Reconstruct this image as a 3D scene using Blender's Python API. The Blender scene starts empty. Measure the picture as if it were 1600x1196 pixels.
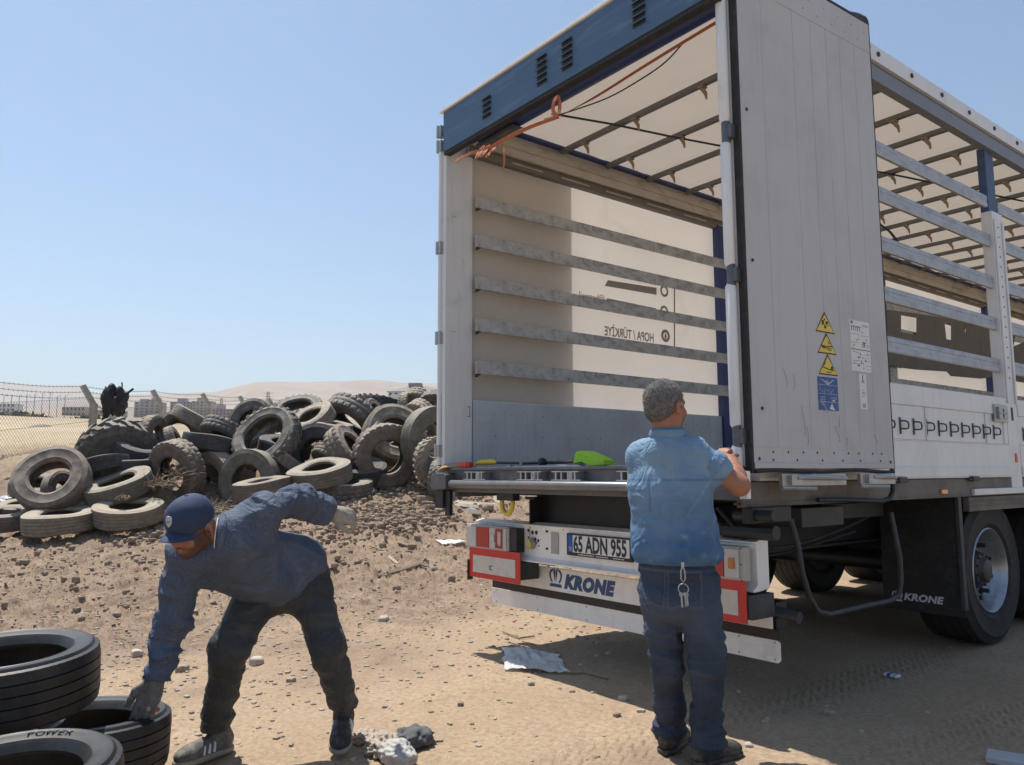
import bpy, bmesh, math, random
import numpy as np
from mathutils import Vector, Matrix, Euler, Quaternion
R=math.radians
rng=random.Random(7); nr=np.random.RandomState(11)
sc=bpy.context.scene; COL=sc.collection

# ---------------- camera ----------------
F_PX=1228.0; CAM=Vector((4.9527,-3.1912,1.2367))
FW=Vector((-.78341181,.61095989,.11399096)); RT=Vector((.61462878,.78880779,-.00370628)); UP=Vector((.09218134,-.06715858,.99347487))
cd=bpy.data.cameras.new('camera'); cam=bpy.data.objects.new('camera',cd); COL.objects.link(cam)
cd.sensor_fit='HORIZONTAL'; cd.sensor_width=36; cd.lens=36*F_PX/1600; cd.clip_start=.05; cd.clip_end=30000
cam.matrix_world=Matrix(((RT.x,UP.x,-FW.x,CAM.x),(RT.y,UP.y,-FW.y,CAM.y),(RT.z,UP.z,-FW.z,CAM.z),(0,0,0,1)))
sc.camera=cam
def at(px,py,D):   # a photo pixel and a measured distance -> the real place of that thing
    return CAM+D*(FW+RT*((px-800)/F_PX)-UP*((py-598)/F_PX))
# ---------------- light ----------------
SUN_EL=66; SUN_AZ=R(184)      # direction of the sun in the ground plane (from +X, counter-clockwise)
w=bpy.data.worlds.new('World'); sc.world=w; w.use_nodes=True
nt=w.node_tree; bg=nt.nodes['Background']
sky=nt.nodes.new('ShaderNodeTexSky'); sky.sky_type='NISHITA'; sky.sun_disc=False
sky.sun_elevation=R(SUN_EL); sky.sun_rotation=(math.pi/2-SUN_AZ)%(2*math.pi)
sky.altitude=900; sky.air_density=1.0; sky.dust_density=1.5; sky.ozone_density=1.0
tint=nt.nodes.new('ShaderNodeVectorMath'); tint.operation='MULTIPLY'; tint.inputs[1].default_value=(.86,1.04,1.09); nt.links.new(sky.outputs[0],tint.inputs[0]); nt.links.new(tint.outputs[0],bg.inputs[0]); bg.inputs[1].default_value=.112
sl=bpy.data.lights.new('sun','SUN'); sl.energy=5.0; sl.angle=R(.53); sl.color=(1,.955,.88)
so=bpy.data.objects.new('sun',sl); COL.objects.link(so)
sd=Vector((math.cos(SUN_AZ)*math.cos(R(SUN_EL)),math.sin(SUN_AZ)*math.cos(R(SUN_EL)),math.sin(R(SUN_EL))))
so.rotation_euler=sd.to_track_quat('Z','Y').to_euler()
so.location=(-10,0,30)
sc.view_settings.view_transform='Standard'; sc.view_settings.look='None'; sc.view_settings.exposure=.36; sc.view_settings.gamma=1
sc.view_settings.use_curve_mapping=False
sc.render.engine='CYCLES'; sc.cycles.max_bounces=8; sc.cycles.transparent_max_bounces=12

# ---------------- helpers ----------------
def link(name,me,parent=None,kind=None,label=None,cat=None,group=None,loc=None):
    o=bpy.data.objects.new(name,me); COL.objects.link(o)
    if parent is not None: o.parent=parent
    if kind: o['kind']=kind
    if label: o['label']=label
    if cat: o['category']=cat
    if group: o['group']=group
    if loc is not None: o.location=loc
    return o
def thing(name,label,cat,loc=(0,0,0),group=None,rot=None):
    o=link(name,None,label=label,cat=cat,group=group,loc=loc)
    if rot is not None: o.rotation_euler=rot
    return o
def dup(src,parent=None,**kw):
    c=src.copy(); COL.objects.link(c); c.parent=parent
    for ch in list(src.children): dup(ch,c)
    for k,v in kw.items():
        if k=='loc': c.location=v
        elif k=='rot': c.rotation_euler=v
        else: c[k]=v
    return c
class MB:
    def __init__(s): s.v=[];s.f=[];s.m=[]
    def add(s,vs,fs,mi=0,M=None):
        n=len(s.v)
        for p in vs:
            p=Vector(p); s.v.append(tuple(M@p) if M is not None else tuple(p))
        for f in fs: s.f.append([i+n for i in f]); s.m.append(mi)
        return s
    def box(s,x0,x1,y0,y1,z0,z1,mi=0,M=None):
        if x1<x0:x0,x1=x1,x0
        if y1<y0:y0,y1=y1,y0
        if z1<z0:z0,z1=z1,z0
        return s.add([(x,y,z) for x in(x0,x1) for y in(y0,y1) for z in(z0,z1)],
          [(0,1,3,2),(4,6,7,5),(0,4,5,1),(2,3,7,6),(0,2,6,4),(1,5,7,3)],mi,M)
    def tube(s,pts,r,n=8,mi=0,M=None,caps=True,closed=False):
        pts=[Vector(p) for p in pts]; k=len(pts)
        rs=r if isinstance(r,(list,tuple)) else [r]*k
        vs=[];fs=[];up=None
        for i,p in enumerate(pts):
            if closed: t=(pts[(i+1)%k]-pts[i-1])
            else: t=(pts[min(i+1,k-1)]-pts[max(i-1,0)])
            t.normalize()
            if up is None: up=Vector((0,0,1)) if abs(t.z)<.9 else Vector((1,0,0))
            a=t.cross(up)
            if a.length<1e-5: a=t.orthogonal()
            a.normalize(); b=a.cross(t).normalized(); up=b
            for j in range(n):
                q=2*math.pi*j/n; vs.append(p+(a*math.cos(q)+b*math.sin(q))*rs[i])
        m=k if closed else k-1
        for i in range(m):
            for j in range(n):
                A=i*n+j;B=i*n+(j+1)%n;C_=((i+1)%k)*n
                fs.append((A,B,C_+(j+1)%n,C_+j))
        if caps and not closed: fs.append(tuple(range(n-1,-1,-1))); fs.append(tuple((k-1)*n+j for j in range(n)))
        return s.add(vs,fs,mi,M)
    def prism(s,poly,h0,h1,mi=0,M=None,ax=2):   # polygon extruded along an axis
        n=len(poly)
        def P(a,b,h): return (a,b,h) if ax==2 else ((a,h,b) if ax==1 else (h,a,b))
        vs=[P(a,b,h0) for a,b in poly]+[P(a,b,h1) for a,b in poly]
        fs=[tuple(range(n-1,-1,-1)),tuple(range(n,2*n))]+[(i,(i+1)%n,n+(i+1)%n,n+i) for i in range(n)]
        return s.add(vs,fs,mi,M)
    def lathe(s,prof,n=32,mi=0,M=None,closed=False):   # prof: (r,z) round local Z
        vs=[];fs=[];k=len(prof)
        for i in range(n):
            q=2*math.pi*i/n
            for r_,z in prof: vs.append((r_*math.cos(q),r_*math.sin(q),z))
        for i in range(n):
            for j in range(k if closed else k-1):
                a=i*k+j;b=i*k+(j+1)%k;c=((i+1)%n)*k+(j+1)%k;d=((i+1)%n)*k+j
                fs.append((a,d,c,b))
        return s.add(vs,fs,mi,M)
    def cyl(s,c,r,h,axis=2,n=20,mi=0,M=None):
        pr=[(0,-h/2),(r,-h/2),(r,h/2),(0,h/2)]
        Q={2:Matrix(),0:Matrix.Rotation(R(90),4,'Y'),1:Matrix.Rotation(R(-90),4,'X')}[axis]
        T=Matrix.Translation(c)@Q
        return s.lathe(pr,n,mi,(M@T) if M is not None else T)
    def mesh(s,name,mats=None,smooth=False):
        me=bpy.data.meshes.new(name); me.from_pydata(s.v,[],s.f)
        for m in (mats if isinstance(mats,(list,tuple)) else [mats]):
            if m: me.materials.append(m)
        me.polygons.foreach_set('material_index',s.m)
        me.validate(); 
        bm=bmesh.new(); bm.from_mesh(me); bmesh.ops.remove_doubles(bm,verts=bm.verts,dist=1e-6); bmesh.ops.recalc_face_normals(bm,faces=bm.faces); bm.to_mesh(me); bm.free()
        if smooth: me.shade_auto(math.radians(smooth if smooth is not True else 40)) if hasattr(me,'shade_auto') else smooth_me(me,smooth)
        return me
    def build(s,name,mats,parent=None,smooth=False,bevel=0,**kw):
        me=s.mesh(name,mats,smooth)
        o=link(name,me,parent,**kw)
        if bevel:
            b=o.modifiers.new('bevel','BEVEL'); b.width=bevel; b.segments=2; b.limit_method='ANGLE'; b.angle_limit=R(50); b.harden_normals=False
        return o
def smooth_me(me,ang):
    a=R(40 if ang is True else ang)
    me.polygons.foreach_set('use_smooth',[True]*len(me.polygons))
    bm=bmesh.new(); bm.from_mesh(me)
    for e in bm.edges:
        if len(e.link_faces)==2 and e.calc_face_angle(0)>a: e.smooth=False
    bm.to_mesh(me); bm.free()
def npmesh(name,V,Fq,mats,smooth=True,mi=None):
    me=bpy.data.meshes.new(name)
    V=np.asarray(V,dtype=np.float32); Fq=np.asarray(Fq,dtype=np.int32); k=Fq.shape[1]
    me.vertices.add(len(V)); me.vertices.foreach_set('co',V.ravel())
    me.loops.add(Fq.size); me.loops.foreach_set('vertex_index',Fq.ravel())
    me.polygons.add(len(Fq)); me.polygons.foreach_set('loop_start',np.arange(0,Fq.size,k,dtype=np.int32))
    me.polygons.foreach_set('use_smooth',np.full(len(Fq),bool(smooth)))
    for m in (mats if isinstance(mats,(list,tuple)) else [mats]): me.materials.append(m)
    if mi is not None: me.polygons.foreach_set('material_index',np.asarray(mi,dtype=np.int32))
    me.update(calc_edges=True); me.validate()
    return me
# noise
def _h(i,j,k,s):
    n=(i*374761393+j*668265263+k*2147483647*3+s*1274126177)&0xFFFFFFFF
    n=((n^(n>>13))*1274126177)&0xFFFFFFFF
    return ((n^(n>>16))&0xFFFF)/65535.0
def vn(x,y,z=0,seed=0):
    x,y,z=np.broadcast_arrays(np.asarray(x,float),np.asarray(y,float),np.asarray(z,float))
    xi=np.floor(x).astype(np.int64);yi=np.floor(y).astype(np.int64);zi=np.floor(z).astype(np.int64)
    a=x-xi;b=y-yi;c=z-zi; a=a*a*(3-2*a);b=b*b*(3-2*b);c=c*c*(3-2*c)
    r=0
    for di,wa in((0,1-a),(1,a)):
        for dj,wb in((0,1-b),(1,b)):
            for dk,wc in((0,1-c),(1,c)): r=r+wa*wb*wc*_h(xi+di,yi+dj,zi+dk,seed)
    return r*2-1
def fbm(x,y,z=0,oct=4,seed=0,g=.5):
    s=0;A=1;t=0;f=1
    for o in range(oct): s=s+A*vn(np.asarray(x)*f+17*o,np.asarray(y)*f-9*o,np.asarray(z)*f,seed+o); t+=A; A*=g; f*=2.03
    return s/t
def sstep(a,b,x): t=np.clip((np.asarray(x,float)-a)/(b-a),0,1); return t*t*(3-2*t)

# ---------------- materials ----------------
def M(name,col,rough=.6,metal=0.,var=.12,scale=4,col2=None,amt=.5,cut=(.45,.62),stretch=(1,1,1),bump=0.,bscale=60,bdist=.01,spec=.5,streak=0,rvar=.1,coord='Object',translucent=0,fine=0):
    m=bpy.data.materials.new(name); m.use_nodes=True; t=m.node_tree; N=t.nodes; L=t.links
    b=N['Principled BSDF']; b.inputs['Metallic'].default_value=metal; b.inputs['Roughness'].default_value=rough
    b.inputs['Specular IOR Level'].default_value=spec
    tc=N.new('ShaderNodeTexCoord'); mp=N.new('ShaderNodeMapping'); mp.inputs['Scale'].default_value=stretch
    L.new(tc.outputs[coord],mp.inputs[0])
    def noise(sc_,det=6,rg=.6,src=mp,dist=0):
        n=N.new('ShaderNodeTexNoise'); n.inputs['Scale'].default_value=sc_; n.inputs['Detail'].default_value=det; n.inputs['Roughness'].default_value=rg; n.inputs['Distortion'].default_value=dist
        L.new(src.outputs[0],n.inputs['Vector']); return n
    n1=noise(scale)
    c=(*col,1)
    hs=N.new('ShaderNodeMix'); hs.data_type='RGBA'; hs.blend_type='MIX'
    hs.inputs[6].default_value=tuple(max(0,x*(1-var)) for x in col)+(1,); hs.inputs[7].default_value=tuple(min(1,x*(1+var)) for x in col)+(1,)
    L.new(n1.outputs['Fac'],hs.inputs[0]); out=hs.outputs[2]
    def mask(nn,a,b_,strength):
        mr=N.new('ShaderNodeMapRange'); mr.inputs[1].default_value=a; mr.inputs[2].default_value=b_; mr.inputs[4].default_value=strength
        L.new(nn.outputs['Fac'],mr.inputs[0]); return mr
    if col2:
        n2=noise(scale*1.7,8,.65,dist=.6); mr=mask(n2,cut[0],cut[1],amt)
        mx=N.new('ShaderNodeMix'); mx.data_type='RGBA'; mx.inputs[7].default_value=(*col2,1)
        L.new(mr.outputs[0],mx.inputs[0]); L.new(out,mx.inputs[6]); out=mx.outputs[2]
    if streak:
        mp2=N.new('ShaderNodeMapping'); mp2.inputs['Scale'].default_value=(9,9,.7); L.new(tc.outputs[coord],mp2.inputs[0])
        n3=noise(3,5,.7,src=mp2); mr=mask(n3,.5,.78,streak)
        mx=N.new('ShaderNodeMix'); mx.data_type='RGBA'; mx.inputs[7].default_value=tuple(x*.45 for x in col)+(1,)
        L.new(mr.outputs[0],mx.inputs[0]); L.new(out,mx.inputs[6]); out=mx.outputs[2]
    if fine:
        n4=noise(180,3,.6); mr=mask(n4,.55,.75,fine)
        mx=N.new('ShaderNodeMix'); mx.data_type='RGBA'; mx.inputs[7].default_value=tuple(x*.5 for x in col)+(1,)
        L.new(mr.outputs[0],mx.inputs[0]); L.new(out,mx.inputs[6]); out=mx.outputs[2]
    L.new(out,b.inputs['Base Color'])
    rr=N.new('ShaderNodeMapRange'); rr.inputs[3].default_value=max(.02,rough-rvar); rr.inputs[4].default_value=min(1,rough+rvar)
    n5=noise(scale*3,4); L.new(n5.outputs['Fac'],rr.inputs[0]); L.new(rr.outputs[0],b.inputs['Roughness'])
    if bump:
        nb=noise(bscale,8,.65); bp=N.new('ShaderNodeBump'); bp.inputs['Strength'].default_value=bump; bp.inputs['Distance'].default_value=bdist
        L.new(nb.outputs['Fac'],bp.inputs['Height']); L.new(bp.outputs[0],b.inputs['Normal'])
    if translucent:
        tr=N.new('ShaderNodeBsdfTranslucent'); L.new(out,tr.inputs[0]); ms=N.new('ShaderNodeMixShader'); ms.inputs[0].default_value=translucent
        L.new(b.outputs[0],ms.inputs[1]); L.new(tr.outputs[0],ms.inputs[2]); L.new(ms.outputs[0],N['Material Output'].inputs[0])
    return m
def glassy(name,col,rough=.15,trans=.6):
    m=M(name,col,rough,var=.05,scale=30); b=m.node_tree.nodes['Principled BSDF']; b.inputs['Transmission Weight'].default_value=trans; b.inputs['Coat Weight'].default_value=.6; return m
def text_mesh(name,s,size,mat,M4,parent=None,shear=0,bold=0,extrude=.0008,sx=1,spacing=1,align='LEFT',label=None):
    cu=bpy.data.curves.new(name,'FONT'); cu.body=s; cu.size=size; cu.shear=shear; cu.offset=bold; cu.extrude=extrude; cu.space_character=spacing; cu.align_x=align
    cu.resolution_u=3
    tmp=bpy.data.objects.new(name,cu); COL.objects.link(tmp)
    bpy.context.view_layer.update()
    me=bpy.data.meshes.new_from_object(tmp.evaluated_get(bpy.context.evaluated_depsgraph_get()))
    COL.objects.unlink(tmp); bpy.data.objects.remove(tmp)
    me.transform(M4@Matrix.Diagonal((sx,1,1,1))); me.materials.clear(); me.materials.append(mat)
    return link(name,me,parent,label=label)
# ---------------- terrain ----------------
CT=[(4.9,-3.2,0),(2,-2,0),(2,0,0),(.5,-2.6,0),(1,2,0),(1.3,6,0),(1.3,10,0),(1.3,15,0),(5,5,0),(7,-8,0),(0,-6,0),(-.4,5,.02),(-.6,9,.05),(-.8,14,.15),(8,3,0),(6,14,0),(-.8,-.6,.0),(-2,-4,.02),(12,0,0),(10,12,0),
 (-3,-1,.05),(-3.5,-3.5,.06),(-5,-1,.2),(-5.5,-3,.2),(-2.4,2,.14),(-4,.6,.24),(-5.5,1,.48),(-8,-1.3,.40),(-7.7,-.46,.46),(-8.75,-1.8,.40),(-8.3,-.5,.74),(-9.4,-1.4,.72),(-8.3,.35,.9),(-7.6,1.3,.76),
 (-6.4,2,.86),(-6.7,3.2,1.0),(-5.7,2.1,.72),(-4.4,2.9,.66),(-4.6,3.5,.72),(-4.1,4.1,.68),(-3.1,3.1,.42),(-2.6,5,.40),(-2.5,8,.5),(-4,10,.9),(-10,.6,1.35),(-10,3,1.85),(-9,5,2.1),(-8,7,2.1),(-12,4.5,2.0),(-11,7,2.1),(-8,9.5,2.0),(-6,7,1.45),(-9,2,1.5),
 (-5.2,5,1.1),(-11,-2.5,.9),(-12,-5,.9),(-9,-5,.35),(-13,-.5,1.5)]
FWH=Vector((FW.x,FW.y)).normalized(); RTH=Vector((FWH.y,-FWH.x))
FP=np.array([0,18,25,50,100,300,1000,3000,9000.]); FY=np.array([745,699,690,677,667,660,656,652,650.])
def far_z(D): D=np.asarray(D,float); return 1.2367+(740-np.interp(np.log(np.maximum(D,1)),np.log(np.maximum(FP,1)),FY))/1228*D
for D in (18,24,30):
    for a in (-.62,-.45,-.3,-.15,0):
        p=(CAM.x+D*(FWH.x+RTH.x*a),CAM.y+D*(FWH.y+RTH.y*a)); 
        if D==18 and a>-.3: continue
        CT.append((*p,float(far_z(D))))
CT=np.array(CT); CC=1.1
_d=np.sqrt(((CT[:,None,:2]-CT[None,:,:2])**2).sum(-1)+CC*CC); _w=np.linalg.solve(_d+np.eye(len(CT))*-.02,CT[:,2]-0)
def terr(x,y,detail=True):
    x=np.atleast_1d(np.asarray(x,float)); y=np.atleast_1d(np.asarray(y,float)); sh=x.shape
    dx=x-CAM.x; dy=y-CAM.y; D=dx*FWH.x+dy*FWH.y; L_=dx*RTH.x+dy*RTH.y; r=np.hypot(dx,dy)
    z=np.zeros(sh)
    near=r<45
    xn=x[near];yn=y[near]; zz=np.zeros(xn.shape)
    for (cx,cy,_),ww in zip(CT,_w): zz+=ww*np.sqrt((xn-cx)**2+(yn-cy)**2+CC*CC)
    z[near]=zz
    az=np.arctan2(L_,D); rise=1-sstep(R(2),R(30),az)*1.0; rise=np.where(az<-R(75),1-sstep(R(75),R(110),-az),rise)
    fz=far_z(np.maximum(r*.97,1))*rise
    t=sstep(22,34,r); z=z*(1-t)+fz*t
    z=np.where(r>=45,fz,z)
    zero=sstep(-1.2,.1,x)*(1-sstep(16,30,r)); z=z*(1-zero)
    if detail:
        ruff=sstep(.3,-3.2,x)*(1-sstep(25,60,r)); ruff=np.clip(ruff+sstep(.0,.6,fbm(x*.5,y*.5,seed=5))*.35*sstep(1.0,-1,x),0,1)
        near2=r<60
        xs=x[near2];ys=y[near2];q=ruff[near2]
        n=fbm(xs*.7,ys*.7,oct=3,seed=1)*.03
        n+=(fbm(xs*4,ys*4,oct=4,seed=2))*(.013+.022*q)
        c=fbm(xs*11,ys*11,oct=3,seed=3); n+=np.maximum(c-.05,0)**1.0*(.008+.08*q)
        c2=fbm(xs*34,ys*34,oct=2,seed=4); n+=np.maximum(c2,0)*(.006+.034*q)
        # wheel ruts that run out from the trailer toward the lower left
        u_=(xs*.35+ys*.94); rut=np.exp(-((u_+1.35+.12*np.sin(xs*.9))/.10)**2)+np.exp(-((u_+.55+.1*np.sin(xs*.8+1))/.13)**2)
        n-=.018*rut*sstep(-6,-1,xs)*(1-sstep(1.6,3,xs))
        bare=sstep(-1.2,.1,xs); 
        trk=np.exp(-((xs-2.36)/.19)**4)*sstep(3.3,2.2,ys)+np.exp(-((xs-3.15-.06*ys)/.17)**4)+np.exp(-((xs*.25+ys*.97+1.9)/.14)**4)*(xs<1.8)*(xs>-3)
        n+=trk*(-.008+.005*np.sign(np.sin((ys*.9+np.abs(((xs*11)%1)-.5)*.12)*88)))
        z[near2]+=n*(1-.35*bare)
        z+=np.where(r>60,fbm(x*.01,y*.01,seed=8)*.01*np.minimum(r,600)*rise,0)
    return z
def gz(x,y): return float(terr(x,y)[0])
def gz0(x,y): return float(terr(x,y,False)[0])
def soil_mat():
    m=bpy.data.materials.new('soil'); m.use_nodes=True; t=m.node_tree; N=t.nodes; L=t.links; b=N['Principled BSDF']
    b.inputs['Roughness'].default_value=.95; b.inputs['Specular IOR Level'].default_value=.2
    ge=N.new('ShaderNodeNewGeometry')
    def noise(s,det=6,rg=.6,vec=None):
        n=N.new('ShaderNodeTexNoise'); n.inputs['Scale'].default_value=s; n.inputs['Detail'].default_value=det; n.inputs['Roughness'].default_value=rg
        L.new(vec or ge.outputs['Position'],n.inputs['Vector']); return n.outputs['Fac']
    def mr(v,a,b_,c=0,d=1):
        q=N.new('ShaderNodeMapRange'); q.inputs[1].default_value=a;q.inputs[2].default_value=b_;q.inputs[3].default_value=c;q.inputs[4].default_value=d; L.new(v,q.inputs[0]); return q.outputs[0]
    def mix(f,a,b_):
        q=N.new('ShaderNodeMix'); q.data_type='RGBA'
        if isinstance(f,float): q.inputs[0].default_value=f
        else: L.new(f,q.inputs[0])
        for i,c in((6,a),(7,b_)):
            if isinstance(c,tuple): q.inputs[i].default_value=(*c,1)
            else: L.new(c,q.inputs[i])
        return q.outputs[2]
    def ma(op,a,b_):
        q=N.new('ShaderNodeMath'); q.operation=op
        for i,c in((0,a),(1,b_)):
            if isinstance(c,(int,float)): q.inputs[i].default_value=c
            else: L.new(c,q.inputs[i])
        return q.outputs[0]
    sx=N.new('ShaderNodeSeparateXYZ'); L.new(ge.outputs['Position'],sx.inputs[0])
    tan=mix(mr(noise(1.3),.3,.7),(.37,.265,.170),(.46,.34,.23))
    tan=mix(mr(noise(35,4,.7),.4,.68),tan,(.29,.215,.15))
    brown=mix(mr(noise(3.),.35,.65),(.23,.16,.112),(.34,.25,.175))
    brown=mix(mr(noise(60,4,.7),.45,.7),brown,(.13,.095,.075))
    zone=ma('ADD',mr(sx.outputs[0],1.3,-2.6,0,1),ma('MULTIPLY',ma('SUBTRACT',noise(.55,4),.5),2.4))
    zone=mr(zone,.25,.75)
    c=mix(zone,tan,brown)
    # dry grass plain farther out
    ln=N.new('ShaderNodeVectorMath'); ln.operation='DISTANCE'; ln.inputs[1].default_value=tuple(CAM); L.new(ge.outputs['Position'],ln.inputs[0])
    far=mr(ln.outputs['Value'],17,23)
    plain=mix(mr(noise(.05,5),.35,.65),(.44,.34,.22),(.52,.43,.30)); plain=mix(mr(noise(.9,5,.7),.5,.75,0,.6),plain,(.30,.23,.16))
    c=mix(far,c,plain)
    far2=mr(ln.outputs['Value'],60,200)
    fields=mix(mr(noise(.006,4,.6),.42,.58),(.40,.29,.21),(.30,.26,.20)); c=mix(far2,c,fields)
    # pebble speckle
    vo=N.new('ShaderNodeTexVoronoi'); vo.inputs['Scale'].default_value=55; L.new(ge.outputs['Position'],vo.inputs['Vector'])
    peb=ma('MULTIPLY',mr(vo.outputs['Distance'],.16,.30,1,0),mr(noise(7,3),.52,.6))
    c=mix(ma('MULTIPLY',peb,ma('SUBTRACT',1,far)),c,(.44,.37,.30))
    L.new(c,b.inputs['Base Color'])
    h=ma('ADD',ma('MULTIPLY',noise(25,8,.7),.6),ma('MULTIPLY',peb,.35)); h=ma('ADD',h,ma('MULTIPLY',noise(120,5,.7),.25))
    bp=N.new('ShaderNodeBump'); bp.inputs['Strength'].default_value=.75; bp.inputs['Distance'].default_value=.02; L.new(h,bp.inputs['Height']); L.new(bp.outputs[0],b.inputs['Normal'])
    return m
SOIL=soil_mat()
a0=math.atan2(FWH.y,FWH.x)
azf=np.linspace(-R(37),R(37),900); azc=np.linspace(R(37),2*math.pi-R(37),70)[1:-1]
azs=np.concatenate([azf,azc]); na=len(azs)
rs=np.concatenate([np.geomspace(.25,2.3,14)[:-1],np.geomspace(2.3,40,640)[:-1],np.geomspace(40,9000,90)]); nr_=len(rs)
A_,R_=np.meshgrid(azs,rs,indexing='ij'); X=CAM.x+R_*np.cos(a0-A_); Y=CAM.y+R_*np.sin(a0-A_)
Z=terr(X.ravel(),Y.ravel()).reshape(X.shape)
V=np.stack([X,Y,Z],-1).reshape(-1,3)
i=np.arange(na)[:,None]; j=np.arange(nr_-1)[None,:]; i2=(i+1)%na
F=np.stack(np.broadcast_arrays(i*nr_+j,i*nr_+j+1,i2*nr_+j+1,i2*nr_+j),-1).reshape(-1,4)
V=np.vstack([V,[[CAM.x,CAM.y,0]]]); c0=len(V)-1
me=npmesh('ground',V,F,SOIL)
link('ground',me,kind='structure')
mb=MB(); mb.lathe([(0,-.03),(.4,-.03)],24,0,Matrix.Translation((CAM.x,CAM.y,0)))  # the patch under the photographer's feet
mb.build('ground_patch',SOIL,kind='structure')

# ---------------- hills ----------------
HILL=M('hill_soil',(.27,.185,.13),.95,var=.2,scale=.004,col2=(.40,.30,.22),amt=.7,cut=(.4,.6),stretch=(1,1,1),coord='Object',bump=.0)
def hill(name,D0,D1,tab,seed,base=655,x0=-900,x1=2600,n=260,mat=HILL):
    xs=np.linspace(x0,x1,n); ys=np.interp(xs,[a for a,_ in tab],[b for _,b in tab])
    rows=26; V=[]
    for k in range(rows):
        t=k/(rows-1)*1.25; D=D0+(D1-D0)*min(t,1)+(max(t,1)-1)*(D1-D0)*1.5
        for x,y in zip(xs,ys):
            p=at(x,740,D); zb=float(far_z(D0))-40; zt=1.2367+(740-y)/1228*D1
            s=min(t,1); prof=s**1.15
            if t>1: prof=1-(t-1)*2.2
            V.append((p.x,p.y,zb+(zt-zb)*prof))
    V=np.array(V).reshape(rows,n,3)
    nz=fbm(V[...,0]*.0016,V[...,1]*.0016,oct=5,seed=seed); s=np.linspace(0,1.25,rows)[:,None]
    V[...,2]+=nz*(D1*.024)*np.minimum(1,s*2)*np.clip(1.02-np.exp(-((s-1)/.18)**2)*.85,0,1)
    i=np.arange(rows-1)[:,None];j=np.arange(n-1)[None,:]
    F=np.stack([i*n+j,i*n+j+1,(i+1)*n+j+1,(i+1)*n+j],-1).reshape(-1,4)
    link(name,npmesh(name,V.reshape(-1,3),F,mat),kind='structure')
hill('hills',1500,3800,[(-900,600),(0,640),(150,618),(240,612),(330,614),(365,606),(395,598),(440,597),(500,596),(560,592),(585,591),(625,596),(693,598),(800,604),(1100,622),(1500,640),(2600,645)],21)
hill('hills_far',5200,7500,[(-900,610),(-200,604),(0,596),(40,600),(70,599),(95,597),(112,598),(130,605),(142,612),(175,622),(300,640),(2600,650)],33)
# ---------------- semi trailer ----------------
def onp(px,py,ax,v):
    d=FW+RT*((px-800)/F_PX)-UP*((py-598)/F_PX); t=(v-CAM[ax])/d[ax]; return CAM+t*d
WHITE=M('white_panel',(.46,.47,.49),.5,var=.05,scale=1.2,col2=(.36,.36,.37),amt=.55,cut=(.45,.70),streak=.16,bump=.12,bscale=3,bdist=.02)
PILLAR=M('pillar_paint',(.70,.72,.75),.5,var=.05,scale=2,col2=(.3,.3,.31),amt=.4,cut=(.56,.8),streak=.3)
GLOSSW=M('white_bumper',(.86,.85,.83),.4,var=.04,scale=3,col2=(.5,.44,.38),amt=.45,cut=(.5,.75),streak=.12)
ALU=M('board_aluminium',(.70,.71,.73),.45,metal=.12,var=.06,scale=1.5,col2=(.4,.4,.41),amt=.4,cut=(.5,.8),streak=.2)
BRDIN=M('board_inside',(.50,.56,.62),.6,metal=.05,var=.10,scale=2,col2=(.36,.40,.44),amt=.5,cut=(.48,.75),streak=.3)
SLAT=M('slat_galvanised',(.52,.53,.54),.55,metal=.25,var=.25,scale=3,col2=(.20,.20,.21),amt=.7,cut=(.46,.64),stretch=(1,1.6,2.5),streak=.4,fine=.4)
SLATR=M('slat_bright',(.40,.44,.50),.5,metal=.3,var=.2,scale=3,col2=(.24,.26,.29),amt=.7,cut=(.48,.66),stretch=(1,1.6,2.5),streak=.3,fine=.3)
BLUE=M('blue_paint',(.050,.110,.205),.45,var=.15,scale=2.5,col2=(.16,.22,.31),amt=.6,cut=(.52,.72),stretch=(.5,1,5),spec=.5)
DBLUE=M('deep_blue_paint',(.015,.035,.15),.4,var=.2,scale=3)
CREAM=M('roof_tarp',(.47,.40,.335),.7,var=.06,scale=1.2,col2=(.5,.42,.32),amt=.35,cut=(.55,.8),stretch=(1,.4,1),translucent=.38,bump=.6,bscale=2.5,bdist=.05)
CURT=M('curtain_tarp',(.86,.79,.71),.65,var=.05,scale=1.0,col2=(.5,.43,.34),amt=.3,cut=(.56,.8),translucent=.37,bump=.7,bscale=2.2,bdist=.04)
RAILC=M('rail_dirty_cream',(.50,.46,.40),.6,var=.1,scale=3,col2=(.22,.19,.16),amt=.7,cut=(.48,.7),stretch=(1,.7,2))
GRIME=M('grimy_rail',(.16,.145,.13),.7,var=.25,scale=5)
STEEL=M('dark_steel',(.055,.058,.065),.6,metal=.2,var=.3,scale=5,col2=(.14,.125,.11),amt=.5,cut=(.5,.7))
CHAS=M('chassis_paint',(.014,.017,.024),.5,var=.3,scale=4,col2=(.05,.045,.04),amt=.4,cut=(.52,.75))
GALV=M('galvanised_steel',(.40,.41,.42),.4,metal=.6,var=.2,scale=8,col2=(.2,.19,.18),amt=.5,cut=(.5,.7))
SILL=M('sill_steel',(.12,.13,.15),.45,metal=.5,var=.25,scale=6,col2=(.25,.23,.2),amt=.5,cut=(.5,.72))
BEAM=M('side_beam',(.16,.145,.13),.65,metal=.1,var=.2,scale=4,col2=(.08,.07,.06),amt=.5)
RUBBER=M('black_rubber',(.022,.022,.024),.75,var=.3,scale=10,col2=(.10,.09,.08),amt=.35,cut=(.5,.75))
FLOORW=M('floor_wood',(.22,.16,.11),.7,var=.3,scale=6,stretch=(6,.3,1))
BOW=M('roof_bow_steel',(.17,.165,.16),.5,metal=.4,var=.2,scale=8)
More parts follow.
